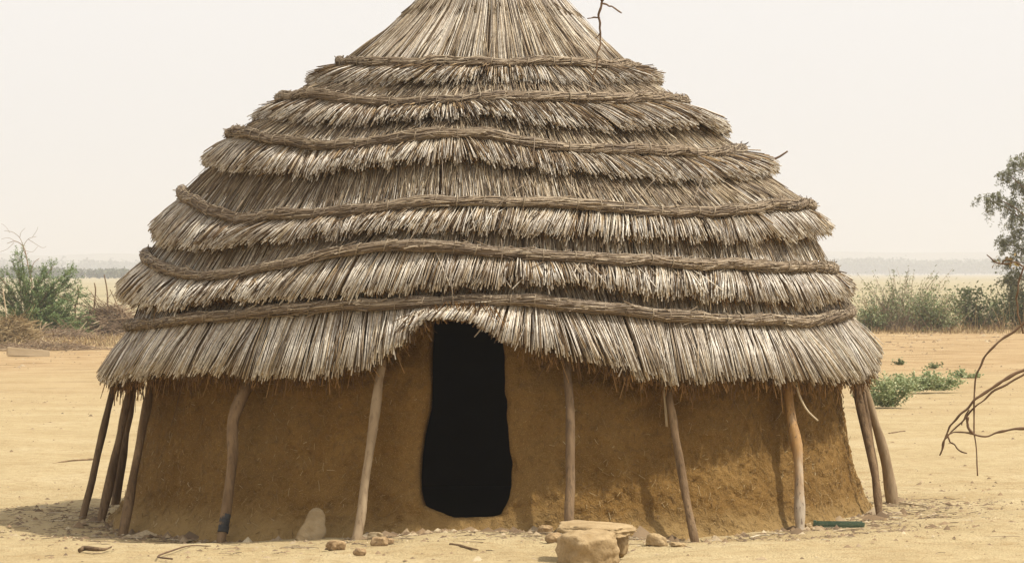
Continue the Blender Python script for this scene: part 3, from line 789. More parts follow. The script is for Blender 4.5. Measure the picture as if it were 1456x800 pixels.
# leaning slab left of the doorway: a broken plate of stone
outl = [(419, 774), (424, 762), (433, 750), (440, 735), (449, 727), (460, 730), (465, 741), (463, 752), (466, 762), (461, 773), (450, 780), (431, 780)]
bm = bmesh.new()
fc = bm.faces.new([bm.verts.new(((x - 443) / 219.0, 0, (780 - y) / 219.0)) for x, y in outl])
ex = bmesh.ops.extrude_face_region(bm, geom=[fc])
for v in ex['geom']:
    if isinstance(v, bmesh.types.BMVert): v.co.y += 0.075; v.co.x = v.co.x * .93 + .004; v.co.z = v.co.z * .94
bmesh.ops.recalc_face_normals(bm, faces=bm.faces[:])
bmesh.ops.bevel(bm, geom=bm.edges[:], offset=.008, segments=2, affect='EDGES')
bmesh.ops.triangulate(bm, faces=bm.faces[:])
bmesh.ops.subdivide_edges(bm, edges=bm.edges[:], cuts=3, use_grid_fill=True)
for v in bm.verts:
    n_ = float(vnoise(np.array([v.co.x * 26 + 3]), np.array([v.co.z * 26]), 5)[0]) * .006 + float(vnoise(np.array([v.co.x * 70 + 3]), np.array([v.co.z * 70 + v.co.y * 60]), 6)[0]) * .0025
    v.co.y += n_; v.co.x += n_ * .4
me = bpy.data.meshes.new('leaning_slab'); bm.to_mesh(me); bm.free()
o = link('leaning_slab', me, M['stone_grey'], smooth=False)
o.location = by_wall(443, 2.86) + Vector((0, 0, -0.012)); o.rotation_euler = (-0.22, 0.0, 0.20)
tag(o, 'grey triangular stone slab leaning on the mud wall left of the doorway', 'stone')
small = [(478, 781, .12, .09, .075, 'clod', 'dark stone wedged at the foot of the pale post, left side'),
         (533, 766, .10, .08, .055, 'stone_grey', 'pale flat stone right of the pale post foot'),
         (539, 777, .105, .09, .075, 'clod', 'brown clod just right of the pale post foot'),
         (554, 771, .055, .05, .035, 'clod', 'small dark clod furthest right of the group by the pale post'),
         (512, 789, .075, .06, .055, 'clod', 'dark lump in front of the pale post foot'),
         (549, 757, .045, .05, .055, 'stone_grey', 'little upright stone against the wall right of the pale post'),
         (788, 770, .11, .10, .075, 'clod', 'brown stone left of the squared block, nearest to it'),
         (776, 757, .09, .09, .065, 'clod', 'brown stone at the foot of the straight post'),
         (785, 750, .085, .06, .09, 'clod', 'dark upright stone against the wall at the straight post'),
         (935, 775, .13, .10, .085, 'stone', 'brick-shaped tan stone by the wall left of the thin leaning post'),
         (965, 777, .12, .08, .035, 'stone', 'low flat stone between the brick-shaped stone and the thin leaning post'),
         (884, 780, .06, .05, .035, 'clod', 'small clod right of the squared stone block'),
         (1150, 752, .05, .05, .05, 'stone', 'small round stone at the foot of the stripped post'),
         (833, 799, .11, .05, .03, 'stone_grey', 'pale chip lying in front of the squared stone block')]
for k_, (px, py, a, b, c, m_, lb) in enumerate(small):
    o = rock('stone' if 'stone' in m_ else 'clod', put(px, py, c * .32), (a, b, c), M[m_], (random.uniform(-.15, .15), random.uniform(-.15, .15), random.uniform(-.8, .8)), 20 + k_, random.choice([3.0, 4.0]), 0.15, 5)
    if k_ == 13: o.location.y -= 0.12
    tag(o, lb, 'stone' if 'stone' in m_ else 'clod', 'stones along the foot of the wall')

# green painted bar on the sand
p0, p1 = put(1160, 749), put(1229, 749)
g = empty('green_bar', (p0 + p1) / 2); tag(g, 'narrow green painted metal bar lying on the sand beside the wall', 'bar')
def box_me(name, lo, hi, bev=0.003):
    bm = bmesh.new(); bmesh.ops.create_cube(bm, size=1.0)
    for v in bm.verts: v.co = Vector([lo[i] + (v.co[i] + .5) * (hi[i] - lo[i]) for i in range(3)])
    bmesh.ops.bevel(bm, geom=bm.edges[:], offset=bev, segments=2, affect='EDGES')
    me = bpy.data.meshes.new(name); bm.to_mesh(me); bm.free(); return me
link('channel_base', box_me('channel_base', (-.165, -.03, -.005), (.165, .03, .012)), M['green_paint'], g)
link('channel_side', box_me('channel_side', (-.160, -.034, .0125), (.168, -.022, .036)), M['green_paint'], g)
link('channel_side', box_me('channel_side', (-.172, .022, .0125), (.150, .034, .040)), M['green_paint'], g)
link('end_tab', box_me('end_tab', (-.180, -.020, .010), (-.158, .0205, .046)), M['green_paint'], g)
g.rotation_euler = (0, 0, -0.12)

# sticks and bark on the sand
def ground_stick(name, pxs, r0, r1, m, lb, cat, lift=0.006, rough=0.2, n=14):
    pts = [np.array(put(x, y, lift + (abs(math.sin(i * 2.1)) * .008))) for i, (x, y) in enumerate(pxs)]
    o = limb(name, pts, r0, r1, m, None, n, 7, rough, len(pxs)); tag(o, lb, cat)
    return o
ground_stick('bark_piece', [(113, 784), (120, 783), (135, 784), (148, 783), (158, 781)], 0.020, 0.006, M['bark_grey'], 'short dark piece of bark on the sand left of the crooked post', 'bark', .012, .3)
ground_stick('long_stick', [(75, 660), (95, 657), (120, 655), (137, 653)], 0.007, 0.009, M['bark'], 'long thin brown stick lying on the sand behind the left posts', 'stick')
ground_stick('bent_twig', [(300, 777), (270, 778), (245, 785), (224, 792), (245, 797)], 0.004, 0.006, M['twig'], 'dark bent twig on the sand below the crooked post', 'twig')
ground_stick('wood_chip', [(642, 776), (650, 778), (664, 781), (680, 783)], 0.017, 0.004, M['bark'], 'dark pointed wood chip on the sand before the doorway', 'wood chip', .008, .3)
ground_stick('dry_stalk', [(1183, 755), (1205, 754), (1230, 754)], 0.004, 0.003, M['plank'], 'single straw lying in front of the green bar', 'straw', .004)
ground_stick('pale_cane', [(1280, 715), (1297, 719), (1318, 722)], 0.006, 0.004, M['plank'], 'pale cane lying right of the stout pale post', 'cane', .006)
ground_stick('dark_leaf_stalk', [(1264, 617), (1275, 616), (1287, 614)], 0.010, 0.006, M['bark'], 'dark stalk lying alone on the sand right of the hut', 'stalk', .008)
ground_stick('pale_splinter', [(1066, 765), (1080, 763), (1094, 763)], 0.006, 0.004, M['pale'], 'pale splinter on the sand left of the stripped post', 'splinter', .005)

# fine litter: crumbs of mud, chopped straw and pebbles nobody could count
nl_ = 4200
ang = RNG.uniform(-PI, PI, nl_); rr = 2.72 + RNG.gamma(1.3, 0.55, nl_)
x = HX + rr * np.sin(ang); y = HY - rr * np.cos(ang)
ym = np.concatenate([RNG.uniform(22.7, 60, 1800), RNG.uniform(45, 122, 5200)]); xm = RNG.uniform(-.145, .15, 7000) * ym
x[:420] = HX + (2.72 + RNG.gamma(1.2, .09, 420)) * np.sin(ang[:420] * .45); y[:420] = HY - (2.72 + RNG.gamma(1.2, .09, 420)) * np.cos(ang[:420] * .45)
grow = np.concatenate([RNG.uniform(1.2, 2.8, 420), np.ones(3780 + 1800), np.clip((ym[1800:] - 30) / 28, .6, 2.6)])
x = np.concatenate([x, xm]); y = np.concatenate([y, ym]); nl_ = len(x)
z = gz(x, y)
base = np.array([[1, 0, 0], [-.5, .87, 0], [-.5, -.87, 0], [0, 0, 1.0]])
sc = (RNG.gamma(2.0, 0.0038, nl_) + 0.003) * grow
rot = RNG.uniform(0, 2 * PI, nl_); cs, sn = np.cos(rot), np.sin(rot)
V = base[None] * np.stack([sc * RNG.uniform(.8, 2.2, nl_), sc, sc * RNG.uniform(.5, 1.0, nl_)], -1)[:, None, :]
V = np.stack([V[..., 0] * cs[:, None] - V[..., 1] * sn[:, None], V[..., 0] * sn[:, None] + V[..., 1] * cs[:, None], V[..., 2]], -1) + np.stack([x, y, z], -1)[:, None, :]
i = np.arange(nl_)[:, None] * 4
tr = np.concatenate([i + np.array([[0, 1, 3]]), i + np.array([[1, 2, 3]]), i + np.array([[2, 0, 3]])])
cr = link('crumbs', mesh_np('crumbs', V.reshape(-1, 3), None, tr, {'rnd': np.repeat(RNG.random(nl_), 4), 'rnd2': np.zeros(nl_ * 4), 'along': np.zeros(nl_ * 4)}),
          stalk_material('crumb', [(0, (0.10, 0.06, 0.03)), (0.6, (0.26, 0.17, 0.085)), (1, (0.5, 0.4, 0.25))], 0.9))
tag(cr, 'crumbs of dry mud and grit scattered on the sand', 'litter', kind='stuff')
ns = 900
ang = RNG.uniform(-1.9, 1.9, ns); rr = 2.75 + RNG.gamma(1.4, 0.35, ns)
x = HX + rr * np.sin(ang); y = HY - rr * np.cos(ang); z = gz(x, y) + .004
a = RNG.uniform(0, 2 * PI, ns); L = RNG.gamma(2.5, .014, ns) + .015
dv = np.stack([np.cos(a) * L, np.sin(a) * L, RNG.normal(0, .004, ns)], -1); c = np.stack([x, y, z], -1)
st = link('scattered_straw', tubes('scattered_straw', np.stack([c - dv, c + [0, 0, .003], c + dv], 1), RNG.uniform(.0012, .0028, ns)[:, None] * np.ones((1, 3)), 3), M['fine'])
tag(st, 'bits of chopped straw scattered on the sand around the wall', 'straw', kind='stuff')

# ------------------------------------------------------------------ vegetation
def leaf_mesh(name, C, L, Wd, up_bias=0.3, droop=None):
    """C (n,3) leaf centres -> one mesh of small folded diamond leaves"""
    n = len(C)
    d = norm(RNG.normal(0, 1, (n, 3)) * [1, 1, 0.7] + (np.array([0, 0, -1.0]) * droop if droop else 0))
    nn = norm(np.cross(d, norm(RNG.normal(0, 1, (n, 3)) + [0, 0, up_bias * 4])))
    f = np.cross(nn, d)
    L = RNG.uniform(.65, 1.25, n) * L; Wd = RNG.uniform(.7, 1.2, n) * Wd
    V = np.stack([C - d * L[:, None] / 2, C + nn * Wd[:, None] / 2 + f * Wd[:, None] * .15, C + d * L[:, None] / 2, C - nn * Wd[:, None] / 2 + f * Wd[:, None] * .15], 1)
    i = np.arange(n)[:, None] * 4
    tr = np.concatenate([i + np.array([[0, 1, 2]]), i + np.array([[0, 2, 3]])])
    return mesh_np(name, V.reshape(-1, 3), None, tr, {'rnd': np.repeat(RNG.random(n), 4)})

def curves(n, base, spread, heights, bend, K=7, lean=None):
    """n curving stems from a base point"""
    az = RNG.uniform(0, 2 * PI, n); out = RNG.uniform(*spread, n); h = RNG.uniform(*heights, n)
    f = np.linspace(0, 1, K)[None, :]
    r = out[:, None] * f ** bend; z = h[:, None] * (f - 0.12 * f * f)
    wob = np.cumsum(RNG.normal(0, 0.02, (n, K)), 1) * h[:, None]
    P = np.stack([np.cos(az)[:, None] * r + wob, np.sin(az)[:, None] * r, z], -1)
    if lean is not None: P = P + np.array(lean)[None, None, :] * f[..., None]
    return P + np.array(base)

def shrub(name, px, py, w, h, label, cat, leafm, stem_m, n_stem=26, per=60, leaf=(0.07, 0.035), start=0.35, bend=1.1, sprig=0.12, group=None, stem_r=0.012):
    b = put(px, py) if py > HZ + 5 else at_px(px, py, 200)
    t_ = empty(name, b); tag(t_, label, cat, group)
    P = curves(n_stem, (0, 0, 0), (0.05 * w, 0.62 * w), (0.3 * h, 1.08 * h), bend)
    P[:, :, :2] += (RNG.normal(0, .16 * w, (n_stem, 1, 2))) * np.linspace(.55, 1, P.shape[1])[None, :, None]
    link('stems', tubes('stems', P, np.linspace(stem_r, stem_r * .3, 7)[None, :] * np.ones((n_stem, 1)), 4), stem_m, t_, 'stuff')
    K = P.shape[1]
    own = np.repeat(np.clip(start + RNG.normal(.1, .22, n_stem), .05, .9), per)
    f = (own + (1.02 - own) * RNG.random(n_stem * per)) * (K - 1); k0 = np.minimum(f.astype(int), K - 2); fr_ = (f - k0)[:, None]
    s_ = np.repeat(np.arange(n_stem), per)
    C = P[s_, k0] * (1 - fr_) + P[s_, k0 + 1] * fr_ + RNG.normal(0, sprig, (len(s_), 3)) * np.array([1, 1, .8]) * RNG.random((len(s_), 1))
    C[:, 2] = np.maximum(C[:, 2], 0.02)
    link('foliage', leaf_mesh('foliage', C, *leaf), leafm, t_, 'stuff')
    return t_

# low weeds on the right
shrub('low_weed', 1262, 578, .62, .42, 'leafy green weed clump on the sand, nearest to the right eave', 'weed', M['leaf_weed'], M['leaf_weed'], 62, 46, (.042, .030), .15, .9, .06, 'green weeds on the sand', .004)
shrub('low_weed', 1303, 556, .62, .32, 'leafy green weed clump right behind the nearest one', 'weed', M['leaf_weed'], M['leaf_weed'], 40, 40, (.045, .032), .15, .9, .06, 'green weeds on the sand', .004)
shrub('low_weed', 1336, 555, .62, .27, 'low green weed trailing right from the two bigger clumps', 'weed', M['leaf_weed'], M['leaf_weed'], 34, 36, (.045, .032), .15, .9, .06, 'green weeds on the sand', .004)
shrub('low_weed', 1366, 540, .46, .17, 'small green weed at the right end of the weed row', 'weed', M['leaf_weed'], M['leaf_weed'], 16, 30, (.05, .035), .15, .9, .05, 'green weeds on the sand', .004)
shrub('low_weed', 1390, 537, .50, .09, 'flat sparse weed beside the hanging branch, far right of the row', 'weed', M['leaf_weed'], M['leaf_weed'], 10, 18, (.05, .03), .15, .9, .04, 'green weeds on the sand', .004)
shrub('low_weed', 1279, 519, .16, .13, 'tiny lone weed on the bare sand closest to the roof edge', 'weed', M['leaf_bush'], M['leaf_bush'], 9, 22, (.05, .03), .15, .9, .04, 'green weeds on the sand', .004)
shrub('low_weed', 1326, 524, .38, .12, 'thin greyish weed on bare sand behind the weed row', 'weed', M['leaf_bush'], M['leaf_bush'], 12, 12, (.05, .03), .15, .9, .05, 'green weeds on the sand', .004)

# shrubs at the edge of the field on the right
G1 = 'shrubs at the edge of the field'
shrub('field_shrub', 1238, 471, .9, .75, 'low leafy shrub half hidden behind the right roof edge', 'shrub', M['leaf_bush'], M['twig_far'], 40, 36, (.085, .05), .15, 1.0, .16, G1)
shrub('field_shrub', 1258, 470, 1.3, 1.45, 'loose grey green shrub beside the right roof edge', 'shrub', M['leaf_bush'], M['twig_far'], 60, 22, (.10, .035), .3, 1.0, .14, G1)
shrub('field_shrub', 1283, 470, 2.6, 1.95, 'tall spindly shrub with bare upright tip and spreading sprays', 'shrub', M['leaf_bush'], M['twig_far'], 80, 18, (.11, .03), .4, 1.1, .11, G1)
shrub('field_shrub', 1326, 471, 1.35, 1.25, 'bushy green shrub in the middle of the field shrubs', 'shrub', M['leaf_bush'], M['twig_far'], 70, 36, (.095, .045), .25, 1.1, .24, G1)
shrub('field_shrub', 1350, 470, .9, .8, 'low sparse shrub left of the round leaved bush', 'shrub', M['leaf_bush'], M['twig_far'], 30, 18, (.09, .04), .2, 1.0, .15, G1)
shrub('field_shrub', 1383, 468, 1.35, 1.38, 'round leaved green bush left of the tall weeping tree', 'shrub', M['leaf_bush'], M['twig_far'], 46, 30, (.12, .08), .3, 1.0, .24, G1)
shrub('field_shrub', 1422, 467, .8, 1.25, 'thin upright shrub under the edge of the weeping tree', 'shrub', M['leaf_bush'], M['twig_far'], 26, 18, (.10, .06), .35, .8, .12, G1)
shrub('field_shrub', 1452, 468, 1.3, 1.45, 'leafy shrub at the right picture edge below the weeping tree', 'shrub', M['leaf_bush'], M['twig_far'], 56, 30, (.11, .06), .25, 1.0, .26, G1)

def grass(name, x0, x1, py0, py1, n, h, label, m=None):
    px = RNG.uniform(x0, x1, n); py = RNG.uniform(py0, py1, n)
    Y = EYE * F / (py - HZ); x = (px - 728) / F * Y; z = gz(x, Y) - .02
    hh = np.minimum(RNG.gamma(3.0, h / 3.0, n), 1.6 * h); a = RNG.uniform(0, 2 * PI, n); l_ = np.minimum(RNG.gamma(2, .2, n), .7) * hh
    c = np.stack([x, Y, z], -1); top = c + np.stack([np.cos(a) * l_, np.sin(a) * l_, hh], -1)
    mid = c * .5 + top * .5 + np.stack([0 * hh, 0 * hh, .15 * hh], -1)
    o = link(name, tubes(name, np.stack([c, mid, top], 1), np.array([[.009, .007, .003]]) * np.ones((n, 1)), 3, cap=False), m or M['dry_grass'])
    tag(o, label, 'grass', kind='stuff')
grass('dry_grass', 1225, 1500, 462, 474, 2400, .13, 'dry brown grass along the foot of the field shrubs')
grass('dry_grass', -30, 205, 470, 492, 3000, .10, 'dry straw coloured grass below the acacia bush on the left')
grass('dry_stems', 1225, 1500, 462, 471, 420, .6, 'tall thin dry stems between the field shrubs')

shrub('field_shrub', 1305, 469, 1.5, 1.2, 'thin see-through shrub between the spindly and the bushy one', 'shrub', M['leaf_bush'], M['twig_far'], 50, 14, (.09, .035), .3, 1.1, .2, G1)
shrub('field_shrub', 1402, 467, 1.2, .8, 'low straggling shrub right of the round leaved bush', 'shrub', M['leaf_bush'], M['twig_far'], 36, 14, (.09, .045), .25, 1.1, .2, G1)

# tall weeping tree at the right edge
tb = at_px(1492, 470, 116.0); tb.z = gzf(tb.x, tb.y)
tree = empty('weeping_tree', tb); tag(tree, 'tall olive grey tree with drooping foliage at the right picture edge', 'tree')
def tp(px, py, dy=0.0): return np.array(at_px(px, py, 116.0 + dy) - tb)
limb('trunk', [np.array([0, 0, -.1]), np.array([-.05, 0, 1.0]), np.array([.05, .1, 2.4]), np.array([-.1, 0, 3.6])], .16, .07, M['bark_grey'], tree, 16, 10, .1, 3)
cl = [(1446,232,.9,.5),(1432,246,.75,.3),(1452,262,.9,.5),(1402,283,.62,.1),(1418,282,.6,-.2),(1436,292,.8,.2),(1450,310,1.0,0),(1440,335,.8,.4),(1424,346,.5,0),
      (1450,352,1.0,-.3),(1438,372,.8,.3),(1448,392,1.0,.1),(1434,398,.6,-.1),(1445,415,.9,0),(1452,440,.9,.2),(1470,225,1.0,0),(1480,260,1.1,.4),(1475,300,1.1,-.4),(1480,340,1.2,.3),(1475,385,1.1,0),(1480,425,1.1,0),
      (1500,240,1.1,.3),(1515,280,1.2,.5),(1530,310,1.2,-.3),(1550,290,.9,.1),(1540,350,1.1,.4),(1520,390,1.1,0),(1560,340,.8,0),(1500,320,1.2,.9),(1500,360,1.2,-.9)]
LC = []
for px, py, sz, dy in cl:
    c = tp(px, py, dy)
    st_ = np.array([.0, 0, min(3.4, max(.9, c[2] * .62))])
    limb('limb', [st_, st_ * .45 + c * .55 + [0, 0, .25], c], .035, .010, M['bark_grey'], tree, 8, 6)
    nst = int(30 * sz)
    o_ = RNG.normal(0, .17 * sz, (nst, 3)) * [1, 1, .7] + c + [0, 0, .08]
    ln = RNG.gamma(3.5, .10, nst)
    for q_ in range(36):
        f = RNG.random(nst)
        LC.append(o_ + np.stack([RNG.normal(0, .035, nst) + f * (o_[:, 0] - c[0]) * .5, RNG.normal(0, .035, nst), -ln * f], -1))
LC = np.concatenate(LC)
link('crown', leaf_mesh('crown', LC, .092, .027, .1, .8), M['leaf_olive'], tree, 'stuff')

# acacia bush at the left edge
ab = put(38, 478)
ac = empty('acacia_bush', ab); tag(ac, 'green feathery thorn bush with upswept sprays at the left edge', 'bush')
Ya = ab.y
tips = [(100,386,.2),(104,380,0),(98,397,.1),(103,392,.3),(92,404,-.2),(78,375,.2),(60,386,.1),(45,378,.3),(25,362,.2),(18,372,0),(8,385,-.2),(0,394,.1),(-15,400,.2),(-30,410,0),
        (30,385,-.3),(70,395,-.2),(55,398,.4),(88,392,.4),(110,418,.1),(118,430,-.2),(108,440,.3),(125,455,0),(130,465,.2),(100,425,-.4),(70,420,.2),(40,410,-.3),(15,415,.2),(-10,425,0),(85,415,.5),(60,430,-.5),(95,450,-.4),(110,462,.3),
        (20,440,.4),(50,450,-.5),(75,455,.5),(5,450,-.3),(-25,440,.2),(115,448,.5),(66,405,.1),(35,398,.5),(80,440,0),(100,436,.6),(58,415,.6),(90,463,-.5),(122,470,.4),(70,470,-.6),(45,468,.6),(84,462,.7),(98,468,.8),(112,472,.6),(78,448,.9),(104,455,.9),(64,458,.8),(118,462,.9),(90,430,.8),(128,472,.8),(52,440,.9),(112,400,.2),(118,408,-.1),(122,420,.4),(128,440,.2),(132,452,.5),(136,468,.3),(-40,380,.2),(-20,372,.4),(30,358,.1),(66,378,-.2)]
PP, RRs, LCs = [], [], []
for px, py, dy in tips:
    e = np.array(at_px(px, py, Ya - dy * 1.5) - ab)
    s0 = np.array([RNG.normal(0, .12), RNG.normal(0, .12), .05])
    side = 1 if e[0] > 0 else -1
    m1 = s0 * .5 + e * .5 + np.array([-side * .10 * abs(e[0]), 0, .04 + .10 * abs(e[0])])
    c = catmull([s0, m1, e], 9); PP.append(c)
    d = norm((c[-1] - c[3])[None])[0]
    lat = norm(np.cross(d, [0, 1, .2])[None])[0]
    for _ in range(38):
        f = random.uniform(.28, 1.0) * 8; k0 = min(int(f), 7); q = c[k0] + (c[k0 + 1] - c[k0]) * (f - k0)
        tw = q + (d * RNG.uniform(.08, .3) + lat * RNG.normal(0, .11) + np.array([0, 1, 0]) * RNG.normal(0, .13))
        LCs.append(q + (tw - q) * RNG.random((18, 1)) + RNG.normal(0, .018, (18, 3)))
PP = np.array(PP)
link('branches', tubes('branches', PP, np.linspace(.022, .006, 9)[None] * np.ones((len(PP), 1)), 5), M['twig_far'], ac, 'stuff')
LCs = np.concatenate(LCs); LCs = LCs[LCs[:, 2] > .03]
link('foliage', leaf_mesh('foliage', LCs, .062, .026, .5), M['leaf_acacia'], ac, 'stuff')

# bare dead tree behind it
def bare_tree(name, base, segs, label, m, cat='tree', rs=1.0):
    t_ = empty(name, base); tag(t_, label, cat)
    for s_, r0, r1 in segs:
        limb('branch', [np.array(Vector(p) - base) for p in s_], r0 * rs, r1 * rs, m, t_, max(8, len(s_) * 4), 6, .1, len(s_))
    return t_
Yd = 108.5
def dp(px, py, dy=0.0): return tuple(at_px(px, py, Yd + dy))
bb = at_px(48, 470, Yd); bb.z = 0
segs = [([tuple(bb), dp(46, 430), dp(45, 400), dp(40, 378), dp(34, 352), dp(22, 343), dp(10, 346)], .03, .007),
        ([dp(44, 388), dp(48, 374), dp(56, 367)], .014, .006), ([dp(37, 363), dp(33, 352), dp(40, 340), dp(52, 336)], .011, .004),
        ([dp(34, 352), dp(28, 338), dp(18, 330), dp(6, 328)], .010, .004), ([dp(28, 338), dp(30, 330), dp(36, 324)], .007, .003),
        ([dp(22, 343), dp(12, 338), dp(2, 340)], .007, .003), ([dp(40, 340), dp(48, 345), dp(60, 352), dp(66, 350)], .007, .003),
        ([dp(40, 378), dp(30, 372), dp(24, 366), dp(20, 358)], .010, .004), ([dp(20, 345), dp(10, 354), dp(0, 358)], .006, .003),
        ([dp(46, 337), dp(52, 328), dp(54, 322)], .005, .003), ([dp(36, 356), dp(46, 358), dp(54, 350)], .006, .003), ([dp(14, 331), dp(8, 322), dp(2, 318)], .005, .003)]
bare_tree('dead_tree', bb, segs, 'bare pale dead tree rising behind the green thorn bush on the left', M['twig_far'])
# upright stakes by the brush heap
for k_, (pts_, lb) in enumerate([([(107, 437), (109, 428), (112, 418), (110, 405)], 'crooked stake nearest to the green thorn bush'),
                               ([(134, 437), (135, 425), (136, 412), (134, 402)], 'straight stake in the middle of the three'),
                               ([(153, 442), (153, 420), (151, 405), (148, 390)], 'tallest thin stake nearest to the roof edge')]):
    b = at_px(pts_[0][0], 462, 112.0); b.z = gzf(b.x, b.y)
    t_ = empty('fence_stake', b); tag(t_, lb, 'stake', 'stakes behind the brush heap')
    pp = [np.array([0, 0, -.05])] + [np.array(at_px(x, y, 112.0) - b) for x, y in pts_]
    limb('shaft', pp, .030, .018, M['bark_grey'], t_, 14, 6, .15, k_)
    if k_ == 2:
        q0 = np.array(at_px(153, 425, 112.0) - b); q1 = np.array(at_px(161, 413, 112.0) - b)
        limb('side_twig', [q0, (q0 + q1) / 2, q1], .012, .006, M['bark_grey'], t_, 6, 5)

def heap(name, px, py, w, d, h, label, m, n, r, L, cat):
    b = put(px, py); t_ = empty(name, b); tag(t_, label, cat)
    x = RNG.normal(0, w * .27, n); y = RNG.normal(0, d * .27, n)
    z = h * np.exp(-(x / (w * .42)) ** 4 - (y / (d * .42)) ** 2) * RNG.random(n) ** .6
    a = RNG.normal(0, .8, n); el = RNG.normal(0, .38, n); l_ = RNG.gamma(2.6, L / 2.6, n)
    dv = np.stack([np.cos(a) * np.cos(el), np.sin(a) * np.cos(el), np.sin(el)], -1) * l_[:, None] / 2
    c = np.stack([x, y, np.maximum(z, .03)], -1); bend = RNG.normal(0, .03, (n, 3))
    p0, p1 = c - dv, c + dv
    p0[:, 2] = np.maximum(p0[:, 2], .01); p1[:, 2] = np.maximum(p1[:, 2], .01)
    link('brushwood', tubes('brushwood', np.stack([p0, c + bend, p1], 1), RNG.uniform(.5, 1.2, n)[:, None] * r * np.array([[1, .9, .5]]), 4), m, t_, 'stuff')
    # heart of the heap
    an = np.linspace(0, 2 * PI, 25)[:-1]; V = [[0, 0, h * .62]]
    for f, zz in ((.4, .52), (.75, .3), (1.0, -.05)):
        for a_ in an: V.append([math.cos(a_) * w * .40 * f * random.uniform(.9, 1.1), math.sin(a_) * d * .40 * f, h * zz * random.uniform(.85, 1.15)])
    tr = [[0, 1 + i, 1 + (i + 1) % 24] for i in range(24)]
    qd = [[1 + r_ * 24 + i, 1 + (r_ + 1) * 24 + i, 1 + (r_ + 1) * 24 + (i + 1) % 24, 1 + r_ * 24 + (i + 1) % 24] for r_ in range(2) for i in range(24)]
    link('heap_core', mesh_np('heap_core', V, qd, tr, smooth=True), plain(name + ' litter', (.14, .09, .045), (.24, .165, .085), 6, 0.95, .6, 20), t_)
    return t_
M['brush'] = stalk_material('brushwood', [(0, (.13, .08, .05)), (.5, (.29, .2, .12)), (.85, (.42, .31, .19)), (1, (.56, .45, .3))], .85)
M['haystraw'] = stalk_material('old straw', [(0, (.18, .12, .055)), (.5, (.34, .245, .12)), (1, (.5, .385, .21))], .85, patch=(.2, .135, .06))
heap('brush_heap', 156, 478, 1.5, 1.2, .80, 'tangled heap of dry brushwood between the thorn bush and the roof', M['brush'], 1500, .012, .75, 'brush heap')
heap('straw_heap', 18, 494, 1.15, 1.1, .66, 'rough heap of old straw at the left picture edge', M['haystraw'], 2200, .010, .42, 'straw heap')
heap('twig_litter', 84, 482, 1.8, 1.1, .22, 'low spread of broken twigs under the thorn bush', M['brush'], 700, .009, .45, 'twigs')
heap('twig_litter', 60, 497, 2.6, .9, .12, 'thin scatter of dry twigs before the straw heap', M['brush'], 500, .008, .4, 'twigs')
# pale branch stub by the straw heap
b = put(57, 482)
t_ = empty('pale_branch', b); tag(t_, 'pale forked broken branch standing beside the straw heap', 'branch')
def lp(px, py): return np.array(at_px(px, py, b.y) - b)
limb('stem', [np.array([0, 0, -.03]), lp(60, 468), lp(66, 458)], .03, .016, M['plank'], t_, 10, 7, .1)
limb('fork', [lp(62, 465), lp(68, 461), lp(75, 458)], .016, .008, M['plank'], t_, 8, 6)
limb('fork', [lp(59, 472), lp(57, 462), lp(60, 455)], .014, .007, M['plank'], t_, 8, 6)
b = put(10, 494); t_ = empty('leaning_pole', b); tag(t_, 'thin pole standing out of the straw heap at the left edge', 'pole')
limb('shaft', [np.array([0, 0, -.05]), np.array(at_px(9, 450, b.y) - b), np.array(at_px(4, 410, b.y) - b)], .022, .012, M['plank'], t_, 10, 6, .1)
# pale trough-like log on the ground
b = put(40, 506)
lg = empty('timber_log', b); tag(lg, 'pale hewn log lying in front of the straw heap', 'log')
me = box_me('log_body', (-.44, -.11, -.02), (.44, .11, .17), .022)
for v in me.vertices:
    f = abs(v.co.x) / .44; v.co.z = v.co.z * (1 - .25 * max(0, v.co.x / .44) ** 2) + .012 * math.sin(v.co.x * 9); v.co.y *= 1 - .2 * f
link('log_body', me, M['plank'], lg); lg.rotation_euler = (0, .03, .10)

# leafless tree on the right, nearer to the camera: its hanging twigs reach into view
DT = 16.0
tbx = Vector((3.3, DT, 0.0))
bt = empty('bare_tree', tbx); tag(bt, 'leafless tree whose bare brown twigs hang in front of the hut', 'tree')
def np_(px, py, d=DT): return np.array(at_px(px, py, d) - tbx)
def tl(name, pts, r0, r1, n=None):
    pts = [np.asarray(p, float) for p in pts]
    out = [pts[0]]
    for a, b in zip(pts[:-1], pts[1:]):
        L_ = np.linalg.norm(b - a)
        out += [(a + b) / 2 + RNG.normal(0, min(.004, .05 * L_), 3), b]
    pts = out; n = 3 * len(pts)
    return limb(name, pts, r0, r1, M['twig'], bt, n, 7, .3, len(pts))
limb('trunk', [np.array([0, 0, -.1]), np.array([.03, 0, .6]), np.array([-.05, .05, 1.4]), np.array([.05, 0, 2.4]), np.array([-.1, 0, 3.3])], .085, .045, M['bark_grey'], bt, 24, 12, .1, 4)
tl('limb', [np.array([.0, 0, 3.0]), np.array([-.8, -.1, 3.5]), np.array([-1.9, 0, 3.55]), np_(905, -130), np_(862, -70), np_(857, -25), np_(856, 2)], .020, .0056)
tl('twig', [np_(856, 2), np_(853.6, 13), np_(853, 32), np_(853.6, 49), np_(853.6, 65), np_(849, 81), np_(848, 99), np_(842, 117), np_(836, 129)], .0048, .0022)
tl('twig', [np_(856, 5), np_(866, 9), np_(874, 12), np_(884, 19)], .0042, .0026)
tl('twig', [np_(853, 25), np_(845, 25), np_(835, 26.5)], .0036, .0026)
tl('twig', [np_(853.5, 47), np_(850, 52), np_(846, 55)], .003, .002)
